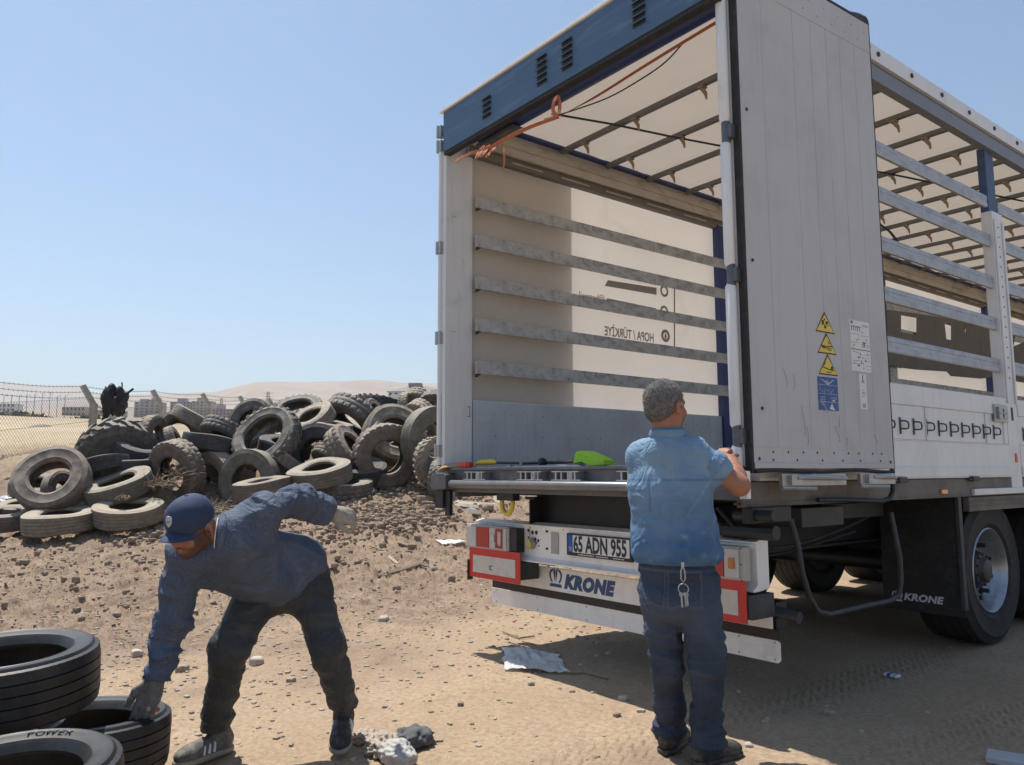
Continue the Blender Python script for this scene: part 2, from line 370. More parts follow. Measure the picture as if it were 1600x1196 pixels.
PEG=M('peg_plastic',(.30,.23,.16),.6,var=.2,scale=20)
REDP=M('reflective_red',(.62,.035,.03),.35,var=.12,scale=20,col2=(.4,.05,.04),amt=.4)
CREAMP=M('reflective_cream',(.62,.58,.52),.4,var=.06,scale=8,col2=(.45,.41,.36),amt=.4)
BLACK=M('black_plastic',(.018,.018,.02),.45,var=.2,scale=15)
HOUS=M('lamp_housing',(.42,.42,.41),.35,spec=.6); LENSR=glassy('red_lens',(.55,.02,.02),.15,.25); LENSW=glassy('clear_lens',(.72,.72,.70),.12,.3); LENSO=glassy('amber_lens',(.8,.25,.04),.2,.3)
YEL=M('yellow_paint',(.65,.47,.04),.5,var=.15,scale=15); YSTK=M('yellow_sticker',(.70,.50,.06),.45,var=.08,scale=20)
INK=M('black_ink',(.03,.03,.035),.6,var=.1,scale=20); KBLUE=M('lettering_blue',(.025,.075,.18),.4,var=.1,scale=20); WINK=M('white_ink',(.6,.62,.66),.5,var=.1,scale=20)
PLATEW=M('plate_white',(.74,.75,.76),.35,var=.04,scale=20); EUB=M('plate_blue',(.02,.09,.42),.4,var=.1,scale=20)
PRINT=M('curtain_print',(.36,.33,.29),.7,var=.1,scale=10); BSTK=M('blue_sticker',(.02,.07,.26),.4,var=.3,scale=20,col2=(.3,.36,.48),amt=.4,cut=(.62,.7))
PAPER=M('sticker_white',(.66,.67,.68),.5,var=.04,scale=20)
HUBM=M('hub_steel',(.06,.06,.065),.5,metal=.5,var=.3,scale=20); RIM=M('rim_silver',(.36,.38,.42),.35,metal=.75,var=.1,scale=8,col2=(.25,.24,.23),amt=.4)

TR=thing('semi_trailer','long curtain-sided semi trailer with its rear open, right curtain drawn back and blue rear header','trailer')
def bx(name,mat,*b,parent=TR,bevel=.003,**kw):
    m=MB(); 
    for q in b: m.box(*q)
    return m.build(name,mat,parent,bevel=bevel,**kw)
LEN=13.6; POSTS=(3.46,6.72,9.98)
# deck, chassis
bx('floor',FLOORW,(.06,2.5,.12,LEN,1.16,1.25))
m=MB()
for k in range(28): m.box(.06,2.5,.5+k*.47,.56+k*.47,1.07,1.155)
m.build('cross_members',CHAS,TR,bevel=.002)
for x in(.62,1.83):
    m=MB(); m.box(x,x+.012 if x<1 else x+.1,0,0,0,0) if 0 else None
    m.box(x+.044,x+.056,.3,LEN-.1,.74,1.05); m.box(x,x+.1,.3,LEN-.1,1.05,1.068); m.box(x,x+.1,.3,LEN-.1,.72,.74)
    m.build('chassis_beam',CHAS,TR,bevel=.002)
m=MB(); m.box(.60,1.95,.42,.50,.82,1.1); m.box(.60,.80,.402,.50,.60,.82); m.box(1.76,1.95,.402,.50,.60,.82); m.build('rear_cross_beam',CHAS,TR,bevel=.004)
# rear sill and bumper tube
bx('rear_sill',SILL,(.0,2.60,.03,.12,1.10,1.262),(.02,2.58,.0,.03,1.255,1.275))
m=MB(); m.tube([(.17,-.035,1.155),(.2,-.04,1.158),(2.3,-.04,1.158),(2.33,-.035,1.155)],[.012,.027,.027,.012],12); 
m.box(.22,2.3,-.03,.03,1.13,1.17); m.build('bumper_tube',M('tube_steel',(.17,.175,.18),.42,metal=.45,var=.2,scale=6,col2=(.26,.24,.22),amt=.4),TR,smooth=True)
for X0 in(.36,.96,1.30,1.85):
    m=MB(); m.box(X0,X0+.26,-.045,.03,1.186,1.194); m.box(X0,X0+.24,-.04,.03,1.238,1.244)
    for q in(.03,.08,.14,.2): m.box(X0+q,X0+q+.014,-.04,.03,1.194,1.238)
    m.tube([(X0+.17,-.03,1.194),(X0+.17,-.03,1.238)],.016,8)
    m.build('door_lock_keeper',GALV,TR,bevel=.001)
m=MB(); m.prism([(-.06,1.135),(-.04,1.215),(.02,1.238),(.13,1.238),(.15,1.22),(.15,1.12),(-.02,1.112)],-.06,.05,0,None,1); m.build('corner_bumper',SILL,TR,bevel=.008)
bx('corner_bracket',CHAS,(-.03,.07,-.03,.03,.98,1.11),(.07,.13,-.01,.02,.93,1.11),bevel=.003)
# hanging tow hook
m=MB(); pts=[(.70+.06*math.cos(a),.08,1.035+.075*math.sin(a)) for a in np.linspace(R(165),R(375),12)]
m.tube(pts,.016,10); m.build('yellow_hook',YEL,TR,smooth=True); bx('hook_mount',CHAS,(.62,.80,.05,.11,1.05,1.13))
# corner pillars
m=MB(); m.box(0,.045,.0,.25,1.27,3.72); m.box(0,.12,.03,.045,1.27,1.3)
pl=m.build('corner_pillar',PILLAR,TR,bevel=.004)
m=MB()
for z0,z1 in((1.30,2.21),(2.30,2.90),(3.0,3.76)): m.tube([(-.012,-.012,z0),(-.012,-.012,z1)],.017,10)
m.build('hinge_rod',PILLAR,pl,smooth=True)
for z in(3.88,3.76,2.95,2.25,1.40):
    m=MB(); m.box(-.04,.012,-.03,.015,z-.045,z+.045); m.tube([(-.03,-.03,z-.05),(-.03,-.03,z+.05)],.012,8); m.build('hinge',GALV,pl,bevel=.002)
for z in(3.37,3.2,2.3,1.95,2.7): bx('rivet_row',INK,(.0451,.047,.06,.066,z,z+.006),(.0451,.047,.085,.091,z,z+.006),parent=pl,bevel=0) if z in(3.2,2.3) else None
m=MB(); m.box(2.545,2.60,.09,.25,1.27,3.72); pr=m.build('corner_pillar',PILLAR,TR,bevel=.004)
m=MB()
for z0,z1 in((1.24,1.37),(1.45,2.18),(2.26,2.92),(3.02,3.74)):
    m.tube([(2.576,.06,z0),(2.576,.06,z0+.02),(2.576,.06,z1-.02),(2.576,.06,z1)],[.018,.028,.028,.018],14)
m.build('hinge_rod',PILLAR,pr,smooth=True)
for z in(2.22,2.97,1.41,3.78):
    m=MB(); m.tube([(2.58,.06,z-.055),(2.58,.06,z+.055)],.022,12); m.box(2.57,2.62,.05,.1,z-.035,z+.035); m.build('hinge',SILL,pr,smooth=True)
m=MB(); m.box(2.605,2.645,.03,.05,1.107,1.24); m.box(2.645,2.650,.03,.06,1.107,1.24)
q=m.build('corner_plate',GLOSSW,pr,bevel=.003)
for z in(1.14,1.205): m=MB(); m.cyl((2.625,.026,z),.012,.01,1,12); m.build('bolt',INK,q) if 0 else m.build('bolt_head',INK,pr)
# header
m=MB(); m.box(.03,2.60,-.02,.05,3.70,4.02); m.box(.03,2.60,.05,.09,3.715,3.74)
hd=m.build('rear_header',BLUE,TR,bevel=.006)
for X0 in(.556,1.17,1.418,2.03,):
    m=MB()
    for k in range(5 if X0>.6 else 4):
        z=3.765+k*.042
        m.box(X0,X0+.095,-.0235,-.0200,z,z+.024); 
        m.add([(X0,-.024,z+.024),(X0+.095,-.024,z+.024),(X0+.095,-.040,z+.012),(X0,-.040,z+.012),(X0,-.024,z+.029),(X0+.095,-.024,z+.029),(X0+.095,-.044,z+.014),(X0,-.044,z+.014)],[(0,1,2,3),(4,7,6,5),(0,4,5,1),(3,2,6,7),(0,3,7,4),(1,5,6,2)],1)
    m.build('louvre_vent',[INK,BLUE],hd)
bx('header_seal',RUBBER,(.03,2.60,-.012,.04,3.675,3.698),parent=hd)
m=MB(); m.tube([(.30,.16,3.77),(2.56,.16,3.77)],.062,14); m.box(.1,2.58,.11,.21,3.80,3.97); m.build('inner_header',DBLUE,TR,smooth=True)
bx('roof_edge',GLOSSW,(-.005,2.62,-.035,.12,4.022,4.045))
m=MB(); m.box(.3,.75,.1,.2,3.68,3.70); 
for k in range(6): m.tube([(.33+k*.07,.12,3.70),(.36+k*.07,.1,3.66),(.40+k*.07,.14,3.69)],.008,6)
m.build('roller_carriage',SILL,TR)
# roof: tarp, rails, bows
xs=np.linspace(.1,2.48,26); ysn=np.linspace(.1,LEN-.05,420)
gx,gy=np.meshgrid(xs,ysn,indexing='ij'); u=(gy-1.12)/.54
gzz=4.012+.016*np.sin(np.pi*2*u)+.022*fbm(gx*1.5,gy*3,seed=9)
V=np.stack([gx,gy,gzz],-1).reshape(-1,3); i=np.arange(25)[:,None]; j=np.arange(419)[None,:]
link('roof_tarp',npmesh('roof_tarp',V,np.stack([i*420+j,i*420+j+1,(i+1)*420+j+1,(i+1)*420+j],-1).reshape(-1,4),CREAM),TR)
for sx,(xa,xb) in (('l',(.02,.10)),('r',(2.50,2.56))):
    l=sx=='l'
    m=MB()
    if l: m.box(.02,.095,.2,LEN,3.80,3.985); m.box(.095,.102,.2,LEN,3.875,3.883); m.box(.095,.104,.2,LEN,3.80,3.812)
    else: m.box(2.50,2.56,.2,LEN,3.93,4.04)
    rl=m.build('roof_rail',RAILC if l else ALU,TR,bevel=.004)
    if l:
        m=MB(); m.box(.015,.075,.2,LEN,3.725,3.797)
        m.build('curtain_track',GRIME,rl,bevel=.003)
        m=MB()
        for k in range(24): m.box(.076,.079,.62+k*.54,.95+k*.54,3.752,3.764)
        m.build('track_slots',RAILC,rl)
        bx('blue_edge_strip',DBLUE,(.10,.16,.2,LEN,3.975,4.0),parent=rl)
    else:
        m=MB(); m.box(2.515,2.545,.2,LEN,3.795,3.928); m.box(2.50,2.562,.2,LEN,3.785,3.797); m.box(2.545,2.553,.2,LEN,3.91,3.92)
        m.build('curtain_track',M('track_aluminium',(.22,.23,.25),.5,metal=.4,var=.1,scale=3),rl,bevel=.003)
        bx('blue_edge_strip',M('red_piping',(.22,.03,.02),.6),(2.490,2.497,.2,LEN,3.80,3.81),parent=rl)
        for k in range(26):
            y=1.30+k*.465; mm=MB(); mm.cyl((2.562,y,3.985),.017,.012,0,10); mm.build('roller_bolt',INK,rl)
# bow + copies
m=MB(); m.box(.13,2.47,-.02,.02,-.022,.018); bow0=m.build('roof_bow',BOW,TR,bevel=.003); bow0.location=(0,1.12,3.962)
m=MB()
def peg(X): 
    m=MB(); m.tube([(X,0,-.02),(X+.01,0,-.05),(X+.03,0,-.085),(X+.035,0,-.125)],[.02,.017,.013,.007],8); m.box(X-.025,X+.025,-.026,.026,-.034,-.0225); return m
for X in(.42,.98,1.62,2.18): peg(X).build('tarp_peg',PEG,bow0,smooth=True)
for k in range(1,23):
    c=dup(bow0,TR); c.location=(0,1.12+.54*k+rng.uniform(-.015,.015),3.962)
# posts
def post(x0,x1,y,right):
    m=MB(); 
    if right: m.box(2.47,2.53,y+.02,y+.18,3.25,3.80)
    else: m.box(.02,.09,y-.18,y+.0,1.27,3.75)
    p=m.build('side_post',M('post_blue',(.03,.065,.16),.5,var=.2,scale=6,col2=(.12,.14,.17),amt=.4) if right else DBLUE,TR,bevel=.004)
    m=MB()
    if right:
        m.box(2.475,2.557,y,y+.2,1.10,3.27); m.box(2.557,2.57,y+.01,y+.035,1.75,3.2); m.box(2.557,2.57,y+.165,y+.19,1.75,3.2)
    else: m.box(.05,.11,y-.04,y+.14,1.27,3.42)
    s=m.build('post_sleeve',ALU if right else SLAT,p,bevel=.004)
    m=MB()
    if right:
        for k in range(16): m.cyl((2.5585,y+.1,1.95+k*.08),.006,.004,0,8)
        m.box(2.5575,2.5605,y+.08,y+.11,1.62,1.72)
        m.build('peg_holes',INK,p)
        bx('red_reflector',REDP,(2.5575,2.562,y+.09,y+.13,1.30,1.37),parent=p)
    return p
for y in POSTS: post(0,0,y,True); post(0,0,y,False)
# slats
ZS=((3.30,3.395),(2.985,3.085),(2.65,2.75),(2.32,2.42),(1.99,2.095))
def slat(ya,yb,z0,z1,right,k):
    h=(z1-z0)/2
    m=MB(); x=0
    prof=[(-.012,-h),(.008,-h),(.014,-h+.01),(.014,-h*.35),(.010,-h*.28),(.010,h*.28),(.014,h*.35),(.014,h-.01),(.008,h),(-.012,h)]
    m.prism([(a if right else -a+.0,b) for a,b in prof] if right else [(-a,b) for a,b in prof][::-1],-(yb-ya)/2,(yb-ya)/2,0,None,1)
    if not right:
        m.prism([(-(yb-ya)/2+.0,-h-.03),(-(yb-ya)/2+.05,-h),(-(yb-ya)/2,-h)],-.01,.012,1,None,0)
    o=m.build('side_slat',[SLATR if right else SLAT,INK],TR,bevel=.0015)
    o.location=(2.52 if right else .085,(ya+yb)/2,(z0+z1)/2); o.rotation_euler=(R(rng.uniform(-.12,.12)),0,0)
for right in(True,False):
    ys_=[.25]+[p for q in POSTS for p in((q,q+.2) if right else (q-.05,q+.14))]+[LEN-.1]
    for b in range(4):
        for k,(z0,z1) in enumerate(ZS): slat(ys_[2*b]+.005,ys_[2*b+1]-.005,z0,z1,right,k)
# boards
def board(ya,yb,right,first=False):
    m=MB()
    if right:
        prof=[(2.50,1.19),(2.562,1.19),(2.566,1.205),(2.566,1.26),(2.558,1.27),(2.558,1.425),(2.562,1.435),(2.548,1.44),(2.548,1.655),(2.560,1.66),(2.560,1.785),(2.553,1.79),(2.50,1.79)]
    else:
        prof=[(.03,1.27),(.06,1.27),(.06,1.428),(.0585,1.430),(.06,1.432),(.06,1.608),(.0585,1.61),(.06,1.612),(.06,1.78),(.055,1.79),(.03,1.79)]
    m.prism(prof,ya,yb,0,None,1)
    b=m.build('drop_side',ALU if right else BRDIN,TR)
    if right:
        n=int((yb-ya)/.87); m=MB()
        for k in range(1,n+1):
            y=ya+(k)*(yb-ya)/(n+.4); m.box(2.548,2.556,y-.012,y+.012,1.441,1.654)
        m.box(2.548,2.556,yb-.07,yb-.005,1.441,1.654)
        m.build('board_rib',ALU,b,bevel=.002)
        y=ya+.1
        while y<yb-.2:
            m=MB(); m.box(2.551,2.556,y-.008,y+.004,1.47,1.575)
            m.tube([(2.552,y,1.553),(2.568,y+.03,1.553),(2.570,y+.062,1.548),(2.571,y+.072,1.527),(2.570,y+.062,1.507),(2.568,y+.03,1.503),(2.552,y,1.503)],.0055,6)
            m.build('lashing_hook',STEEL,b); y+=.178
        m=MB(); m.box(2.561,2.572,yb-.26,yb-.02,1.60,1.73); m.box(2.572,2.590,yb-.22,yb-.16,1.62,1.71); m.box(2.572,2.586,yb-.12,yb-.05,1.63,1.70); m.tube([(2.585,yb-.2,1.665),(2.585,yb-.08,1.665)],.009,6)
        m.build('board_latch',GALV,b,bevel=.002)
        for k in range(3):
            y=ya+.35+k*1.05; 
            if y<yb-.3: bx('board_hinge',STEEL,(2.558,2.59,y,y+.10,1.165,1.20),(2.565,2.582,y-.04,y+.14,1.172,1.186),parent=b)
    else:
        m=MB()
        for z in(1.35,1.52,1.69):
            for k in range(18):
                y=ya+.2+k*(yb-ya-.4)/17; m.cyl((.0612,y,z),.004,.003,0,6)
        m.build('rivet_row',INK,b)
for right in(True,False):
    ys_=[.26]+[p for q in POSTS for p in((q-.005,q+.205) if right else (q-.05,q+.145))]+[LEN-.1]
    for b in range(4): board(ys_[2*b],ys_[2*b+1],right)
bx('handle_recess',INK,(.0455,.047,.225,.229,1.66,1.74),(.0455,.047,.205,.225,1.735,1.739),(.0455,.047,.205,.225,1.66,1.664),parent=pl,bevel=0)
# side beams
bx('side_beam',BEAM,(2.52,2.55,.12,LEN,1.06,1.185),(2.50,2.555,.12,LEN,1.072,1.084)); bx('side_beam',BEAM,(0,.04,.12,LEN,1.06,1.25))
bx('side_guard_strip',ALU,(2.551,2.575,2.75,LEN,1.068,1.112)); bx('mudguard_cover',BEAM,(2.50,2.545,2.72,7.2,.955,1.055),(2.545,2.552,2.72,7.2,.99,1.0),(2.545,2.552,2.72,7.2,1.02,1.03)); bx('mudguard_cover',BEAM,(0,.045,2.72,7.2,.955,1.055))
m=MB(); m.box(2.551,2.565,2.27,2.36,1.085,1.115); m.build('side_marker_lamp',LENSO,TR,bevel=.003)
# curtain, left, sun comes through it
ny=340; ysn=np.linspace(.12,LEN-.05,ny); zsn=np.linspace(1.11,3.80,40); gy,gz_=np.meshgrid(ysn,zsn,indexing='ij')
gx=-.014+.013*fbm(gy*1.6,gz_*.7,oct=3,seed=13)
V=np.stack([gx,gy,gz_],-1).reshape(-1,3); i=np.arange(ny-1)[:,None]; j=np.arange(39)[None,:]
lc=link('side_curtain',npmesh('side_curtain',V,np.stack([i*40+j,i*40+j+1,(i+1)*40+j+1,(i+1)*40+j],-1).reshape(-1,4),CURT),TR)
# printing on the curtain: it reads from outside, so mirrored from inside
Mt=Matrix(((0,0,-1,-.0005),(-1,0,0,0),(0,1,0,0),(0,0,0,1)))
def ctext(s,y,z,size,sx=1,bold=.0,name='curtain_lettering'):
    text_mesh(name,s,size,PRINT,Matrix.Translation((0,y,z))@Mt,lc,sx=sx,bold=bold)
p0=onp(1022,535,0,0.); p1=onp(938,530,0,0.)
ctext('HOPA / TÜRKİYE',p0.y,p0.z,.118,sx=(p0.y-p1.y)/ .98,bold=.002)
m=MB()
pc=onp(1040,525,0,0.); m.lathe([(.031,0),(.062,0)],24,0,Matrix.Translation((-.0005,pc.y,pc.z))@Matrix.Rotation(R(90),4,'Y')); m.lathe([(.0,0),(.014,0)],12,0,Matrix.Translation((.0005,pc.y,pc.z+.008))@Matrix.Rotation(R(90),4,'Y'))
m.add([(0,pc.y-.02,pc.z),(0,pc.y+.02,pc.z),(0,pc.y,pc.z-.045)],[(0,1,2)])
for py in(455,487):
    pc=onp(1038,py,0,0.); m.lathe([(.034,0),(.058,0)],24,0,Matrix.Translation((-.0005,pc.y,pc.z))@Matrix.Rotation(R(90),4,'Y'))
def q4(*pp): 
    P=[onp(x,y,0,0.) for x,y in pp]; m.add([(-.0008,p.y,p.z) for p in P],[(0,1,2,3)])
q4((1053,440),(1055,440),(1055,542),(1053,542)); q4((950,438),(1026,450),(1026,461),(945,447)); q4((948,466),(1025,482),(1025,492),(948,480))
m.build('curtain_print',PRINT,lc)
pm=onp(946,474,0,0.); ctext('@hotmail',pm.y,pm.z,.10,sx=.8)
# front wall, gathered right curtain, landing legs
bx('front_wall',PILLAR,(-.01,2.56,LEN,LEN+.06,1.0,4.03))
m=MB(); pts=[]
for k in range(60): pts.append((2.56+.035*math.sin(k*1.9),12.3+k*.021))
for a,b in zip(pts,pts[1:]): m.add([(a[0],a[1],1.0),(b[0],b[1],1.0),(b[0],b[1],3.8),(a[0],a[1],3.8)],[(0,1,2,3)])
m.build('gathered_curtain',CURT,TR)
for x in(.45,2.0): bx('landing_leg',CHAS,(x,x+.12,10.9,11.02,.08,1.06),(x-.08,x+.2,10.8,11.12,.0,.05))
# rear doors
def door(side):
    r=side>0
    T=(Matrix.Translation((2.625,.085,0))@Matrix.Rotation(R(-2.4),4,'Z')) if r else (Matrix.Translation((-.065,.13,0))@Matrix.Rotation(R(3.2),4,'Z')@Matrix.Diagonal((-1,1,1,1)))
    z0,z1=1.25,3.99; W=1.30 if r else 1.20
    m=MB(); m.box(-.012,.015,.02,W,z0+.001,z1,0,T)
    m.box(.0151,.0175,.02,W-.003,z0+.002,1.356,0,T); m.box(.0151,.0175,.02,W-.003,3.80,z1-.004,0,T)   # riveted edge bands
    m.box(.0175,.024,.02,W-.01,z0+.004,z0+.03,0,T)
    d=m.build('rear_door',WHITE,TR,bevel=.002)
    m=MB(); m.box(-.02,.02,0,.019,z0-.02,z1,0,T); m.box(-.016,.0155,W+.001,W+.012,z0,z1,0,T); m.build('door_gasket',RUBBER,d,bevel=.003)
    m=MB(); m.tube([T@Vector((0,.0,z1+.012)),T@Vector((0,W,z1+.012))],.016,8); m.box(-.02,.018,0,W,z1,z1+.012,0,T); m.build('door_top_bar',CHAS,d)
    if r:
        m=MB()
        for y in(.22,.5,.67,.82,.96,1.12): m.box(.0151,.0158,y,y+.003,1.36,3.80,0,T)
        m.build('panel_seam',M('seam_grey',(.415,.425,.44),.6),d)
        m=MB()
        for z,n in((1.335,9),(1.295,6)):
            for k in range(n): m.cyl(T@Vector((.0178,.16+k*(1.1/ (n-.5))+rng.uniform(-.03,.03),z)),.006,.003,0,8)
        for y,z in((.10,1.55),(.07,2.3),(.07,3.1),(.06,1.30),(1.26,1.29)): m.cyl(T@Vector((.0178,y,z)),.009,.004,0,10)
        m.build('rivets',INK,d)
        m=MB()
        for k in range(9):
            for z in(3.92,3.85): m.cyl(T@Vector((.0178,.12+k*.14+(.07 if z<3.9 else 0),z)),.005,.003,0,8)
        m.build('rivets',GALV,d)
        # scuffs
        m=MB()
        for (y,z,l,a) in((.30,1.72,.09,100),(.37,1.70,.09,80),(.44,1.50,.16,95),(.47,1.42,.1,80),(.74,1.44,.09,110),(.76,1.50,.07,70),(.83,1.4,.05,60),(1.12,1.42,.05,110),(.62,2.02,.02,0),(.66,1.9,.02,20)):
            c=T@Vector((.0182,y,z)); pts=[(c.x,c.y+l*(s-.5)*math.cos(R(a))+.008*math.sin(s*5),c.z+l*(s-.5)*math.sin(R(a))) for s in np.linspace(0,1,6)]
            m.tube(pts,.0008,4)
        m.build('scuff_marks',M('scuff',(.22,.22,.22),.8),d)
        def fy(px,py): 
            n=T.to_3x3()@Vector((1,0,0)); o=T@Vector((.0165,0,0)); dd=FW+RT*((px-800)/F_PX)-UP*((py-598)/F_PX); t=(o-CAM).dot(n)/dd.dot(n); q=T.inverted()@(CAM+t*dd); return q.y,q.z
        # warning triangles
        for k,(px,py) in enumerate(((1288,487),(1291,520),(1293,553))):
            cy,z=fy(px,py); c=cy; h=.118;b=.09
            m=MB(); m.prism([(c-b,z-h),(c+b,z-h),(c,z)],.0158,.0163,1,T,0); m.prism([(c-b*.90,z-h+.007),(c+b*.90,z-h+.007),(c,z-.016)],.0163,.0168,0,T,0)
            t=m.build('warning_triangle',[YSTK,INK],d)
            m=MB()
            if k==0: m.box(.0168,.0172,c-.04,c+.04,z-0.0756,z-0.0720,0,T); m.box(.0168,.0172,c-.03,c-.008,z-0.0706,z-0.0504,0,T); m.box(.0168,.0172,c+.005,c+.03,z-0.0684,z-0.0540,0,T); m.box(.0168,.0172,c-.01,c+.01,z-0.0936,z-0.0778,0,T); m.box(.0168,.0172,c-.01,c+.002,z-0.0504,z-0.0396,0,T)
            elif k==1: m.box(.0168,.0172,c-.05,c+.045,z-0.0878,z-0.0835,0,T); m.box(.0168,.0172,c-.05,c-.02,z-0.0821,z-0.0720,0,T); m.tube([T@Vector((.017,c-.03,z-0.0806)),T@Vector((.017,c+.05,z-0.0720))],.003,4); m.tube([T@Vector((.017,c+.012,z-0.0504)),T@Vector((.017,c+.028,z-0.0612))],.003,4); m.box(.0168,.0172,c-.0,c+.04,z-0.0972,z-0.0922,0,T)
            else: m.tube([T@Vector((.017,c-.05,z-0.0756)),T@Vector((.017,c+.0,z-0.0850)),T@Vector((.017,c+.05,z-0.0900))],.003,4); m.box(.0168,.0172,c+.025,c+.045,z-0.0850,z-0.0684,0,T); m.tube([T@Vector((.017,c-.04,z-0.0648)),T@Vector((.017,c-.022,z-0.0504))],.0025,4); m.box(.0168,.0172,c-.02,c+.03,z-0.1044,z-0.0994,0,T)
            m.build('pictogram',INK,t)
        # blue leaflet
        (ya,zt),(yb,zb)=fy(1277,588),fy(1311,643)
        m=MB(); m.box(.0158,.0163,ya,yb,zb,zt,0,T); s=m.build('blue_sticker',BSTK,d)
        m=MB()
        for f in(.23,.5,.74): m.box(.0163,.0167,ya+.005,yb-.005,zt-(zt-zb)*f-.0015,zt-(zt-zb)*f,0,T)
        cx=(ya+yb)/2; L_=lambda a,b,r=.0025:m.tube([T@Vector((.0167,cx+a[0],zt-a[1])),T@Vector((.0167,cx+b[0],zt-b[1]))],r,4)
        L_((0,.04),(-.055,.012),.003);L_((0,.04),(.055,.012),.003);L_((-.02,.022),(.0,.022));L_((0,.04),(0,.02))
        for a in range(7): L_((-.08+.02*a+.0,.075+.008*(a%3)),(-.065+.02*a,.062+.009*(a%2)),.0012)
        for a in range(6): L_((-.075,.11+.007*a),(-.03,.105+.009*a),.001); L_((.02+.01*a,.115+.004*(a%3)),(.03+.01*a,.105),.0012)
        m.add([T@Vector((.0168,cx+p,zt-q)) for p,q in((.005,.172),(.03,.14),(.045,.165),(.06,.178),(.03,.176))],[(0,1,2,3,4)])
        m.add([T@Vector((.0168,cx+p,zt-q)) for p,q in((.03,.125),(.065,.118),(.05,.133))],[(0,1,2)])
        L_((-.05,.15),(-.01,.185),.002); L_((-.08,.18),(-.02,.19),.0015)
        m.build('sticker_print',WINK,s)
        # white instruction sheet and narrow strip under it
        for (a,b,nm) in(((1327,499),(1362,583),'instruction_sheet'),((1342,584),(1356,640),'instruction_strip')):
            (ya,zt),(yb,zb)=fy(*a),fy(*b)
            m=MB(); m.box(.0158,.0163,ya,yb,zb,zt,0,T); s=m.build(nm,PAPER,d)
            m=MB(); w=yb-ya; h=zt-zb
            def ln(u0,v0,u1,v1,r=.0012): m.tube([T@Vector((.0166,ya+w*u0,zt-h*v0)),T@Vector((.0166,ya+w*u1,zt-h*v1))],r,4)
            def rc(u0,v0,u1,v1): m.box(.0163,.0168,ya+w*u0,ya+w*u1,zt-h*v1,zt-h*v0,0,T)
            if nm=='instruction_sheet':
                rc(.06,.02,.16,.07); rc(.62,.075,.93,.085); rc(.66,.095,.93,.103)
                for u in(.08,.18,.3,.38,.48): ln(u,.12,u+.06,.125,.003); ln(u,.12,u,.21,.002)
                for v in(.27,.44,.58,.85): ln(.03,v,.46,v,.0008)
                for v in(.29,.46,.58): ln(.52,v,.97,v,.0008)
                ln(.02,.57,.98,.57,.0015); ln(.1,.62,.45,.64);ln(.45,.64,.47,.7,.002); rc(.33,.71,.45,.74); rc(.3,.87,.42,.9)
                ln(.1,.8,.4,.79);ln(.48,.78,.5,.85,.0025); m.add([T@Vector((.0168,ya+w*(.72+p),zt-h*(.77+q))) for p,q in((0,-.03),(.05,.03),(-.05,.03))],[(0,1,2)])
                for u,v in((.56,.73),(.57,.84),(.58,.93),(.12,.85),(.16,.49),(.84,.5),(.78,.36),(.6,.22)): rc(u,v-.012,u+.05,v+.012)
                for u in(.62,.7): ln(u,.42,u,.52,.003); ln(u,.42,u+.08,.42,.003)
                ln(.1,.5,.12,.56);ln(.3,.4,.42,.36,.002)
                for v in(.66,.72,.79,.88,.95): ln(.7,v,.95,v,.0008)
                ln(.84,.62,.84,.68)
            else:
                ln(.5,.03,.5,.24,.003); rc(.3,.20,.4,.22); rc(.62,.2,.72,.22); ln(.25,.25,.78,.25); ln(.35,.47,.7,.45); rc(.35,.52,.75,.535); ln(.3,.57,.8,.57); ln(.3,.64,.75,.64)
                for k in range(4): ln(.3,.86+.03*k,.75,.85+.032*k,.0015)
            m.build('sheet_print',M('grey_ink',(.12,.12,.13),.6) if 'grey_ink' not in bpy.data.materials else bpy.data.materials['grey_ink'],s)
        # bottom seal, lock handles, loops
        m=MB(); m.tube([T@Vector((.02,y,z0-.012+.006*math.sin(y*9))) for y in np.linspace(.02,W-.02,20)],.012,6); m.build('door_seal',RUBBER,d)
        for (y0,y1) in((.22,.78),(.92,1.28)):
            m=MB(); m.box(.01,.03,y0,y1,1.165,1.225,0,T); m.box(.03,.05,y0+.05,y0+.16,1.17,1.22,0,T); m.tube([T@Vector((.045,y0+.1,1.205)),T@Vector((.055,y0+.24,1.21)),T@Vector((.05,y1-.03,1.20))],[.012,.017,.01],8); m.tube([T@Vector((.04,y0-.02,1.155)),T@Vector((.05,y0+.25,1.15))],.010,6)
            m.build('lock_handle',GALV,d,smooth=True)
        m=MB(); m.tube([(2.66,1.28,1.292),(2.665,1.36,1.292),(2.67,1.405,1.27),(2.67,1.412,1.2),(2.665,1.412,1.12),(2.66,1.38,1.08),(2.65,1.31,1.066),(2.62,1.0,1.08),(2.6,.72,1.085)],.014,10); m.tube([(2.66,1.24,1.293),(2.66,1.30,1.293)],.02,10)
        m.build('door_stay',CHAS,d,smooth=True)
        m=MB(); m.tube([(2.65,1.18,4.02),(2.66,1.33,4.055),(2.66,1.42,4.065),(2.66,1.44,4.05),(2.66,1.445,4.02)],.010,8); m.tube([(2.65,1.34,4.03),(2.65,1.44,4.0),(2.65,1.45,3.95)],.013,8); m.build('rod_end',STEEL,d,smooth=True)
    return d
door(1); door(-1)
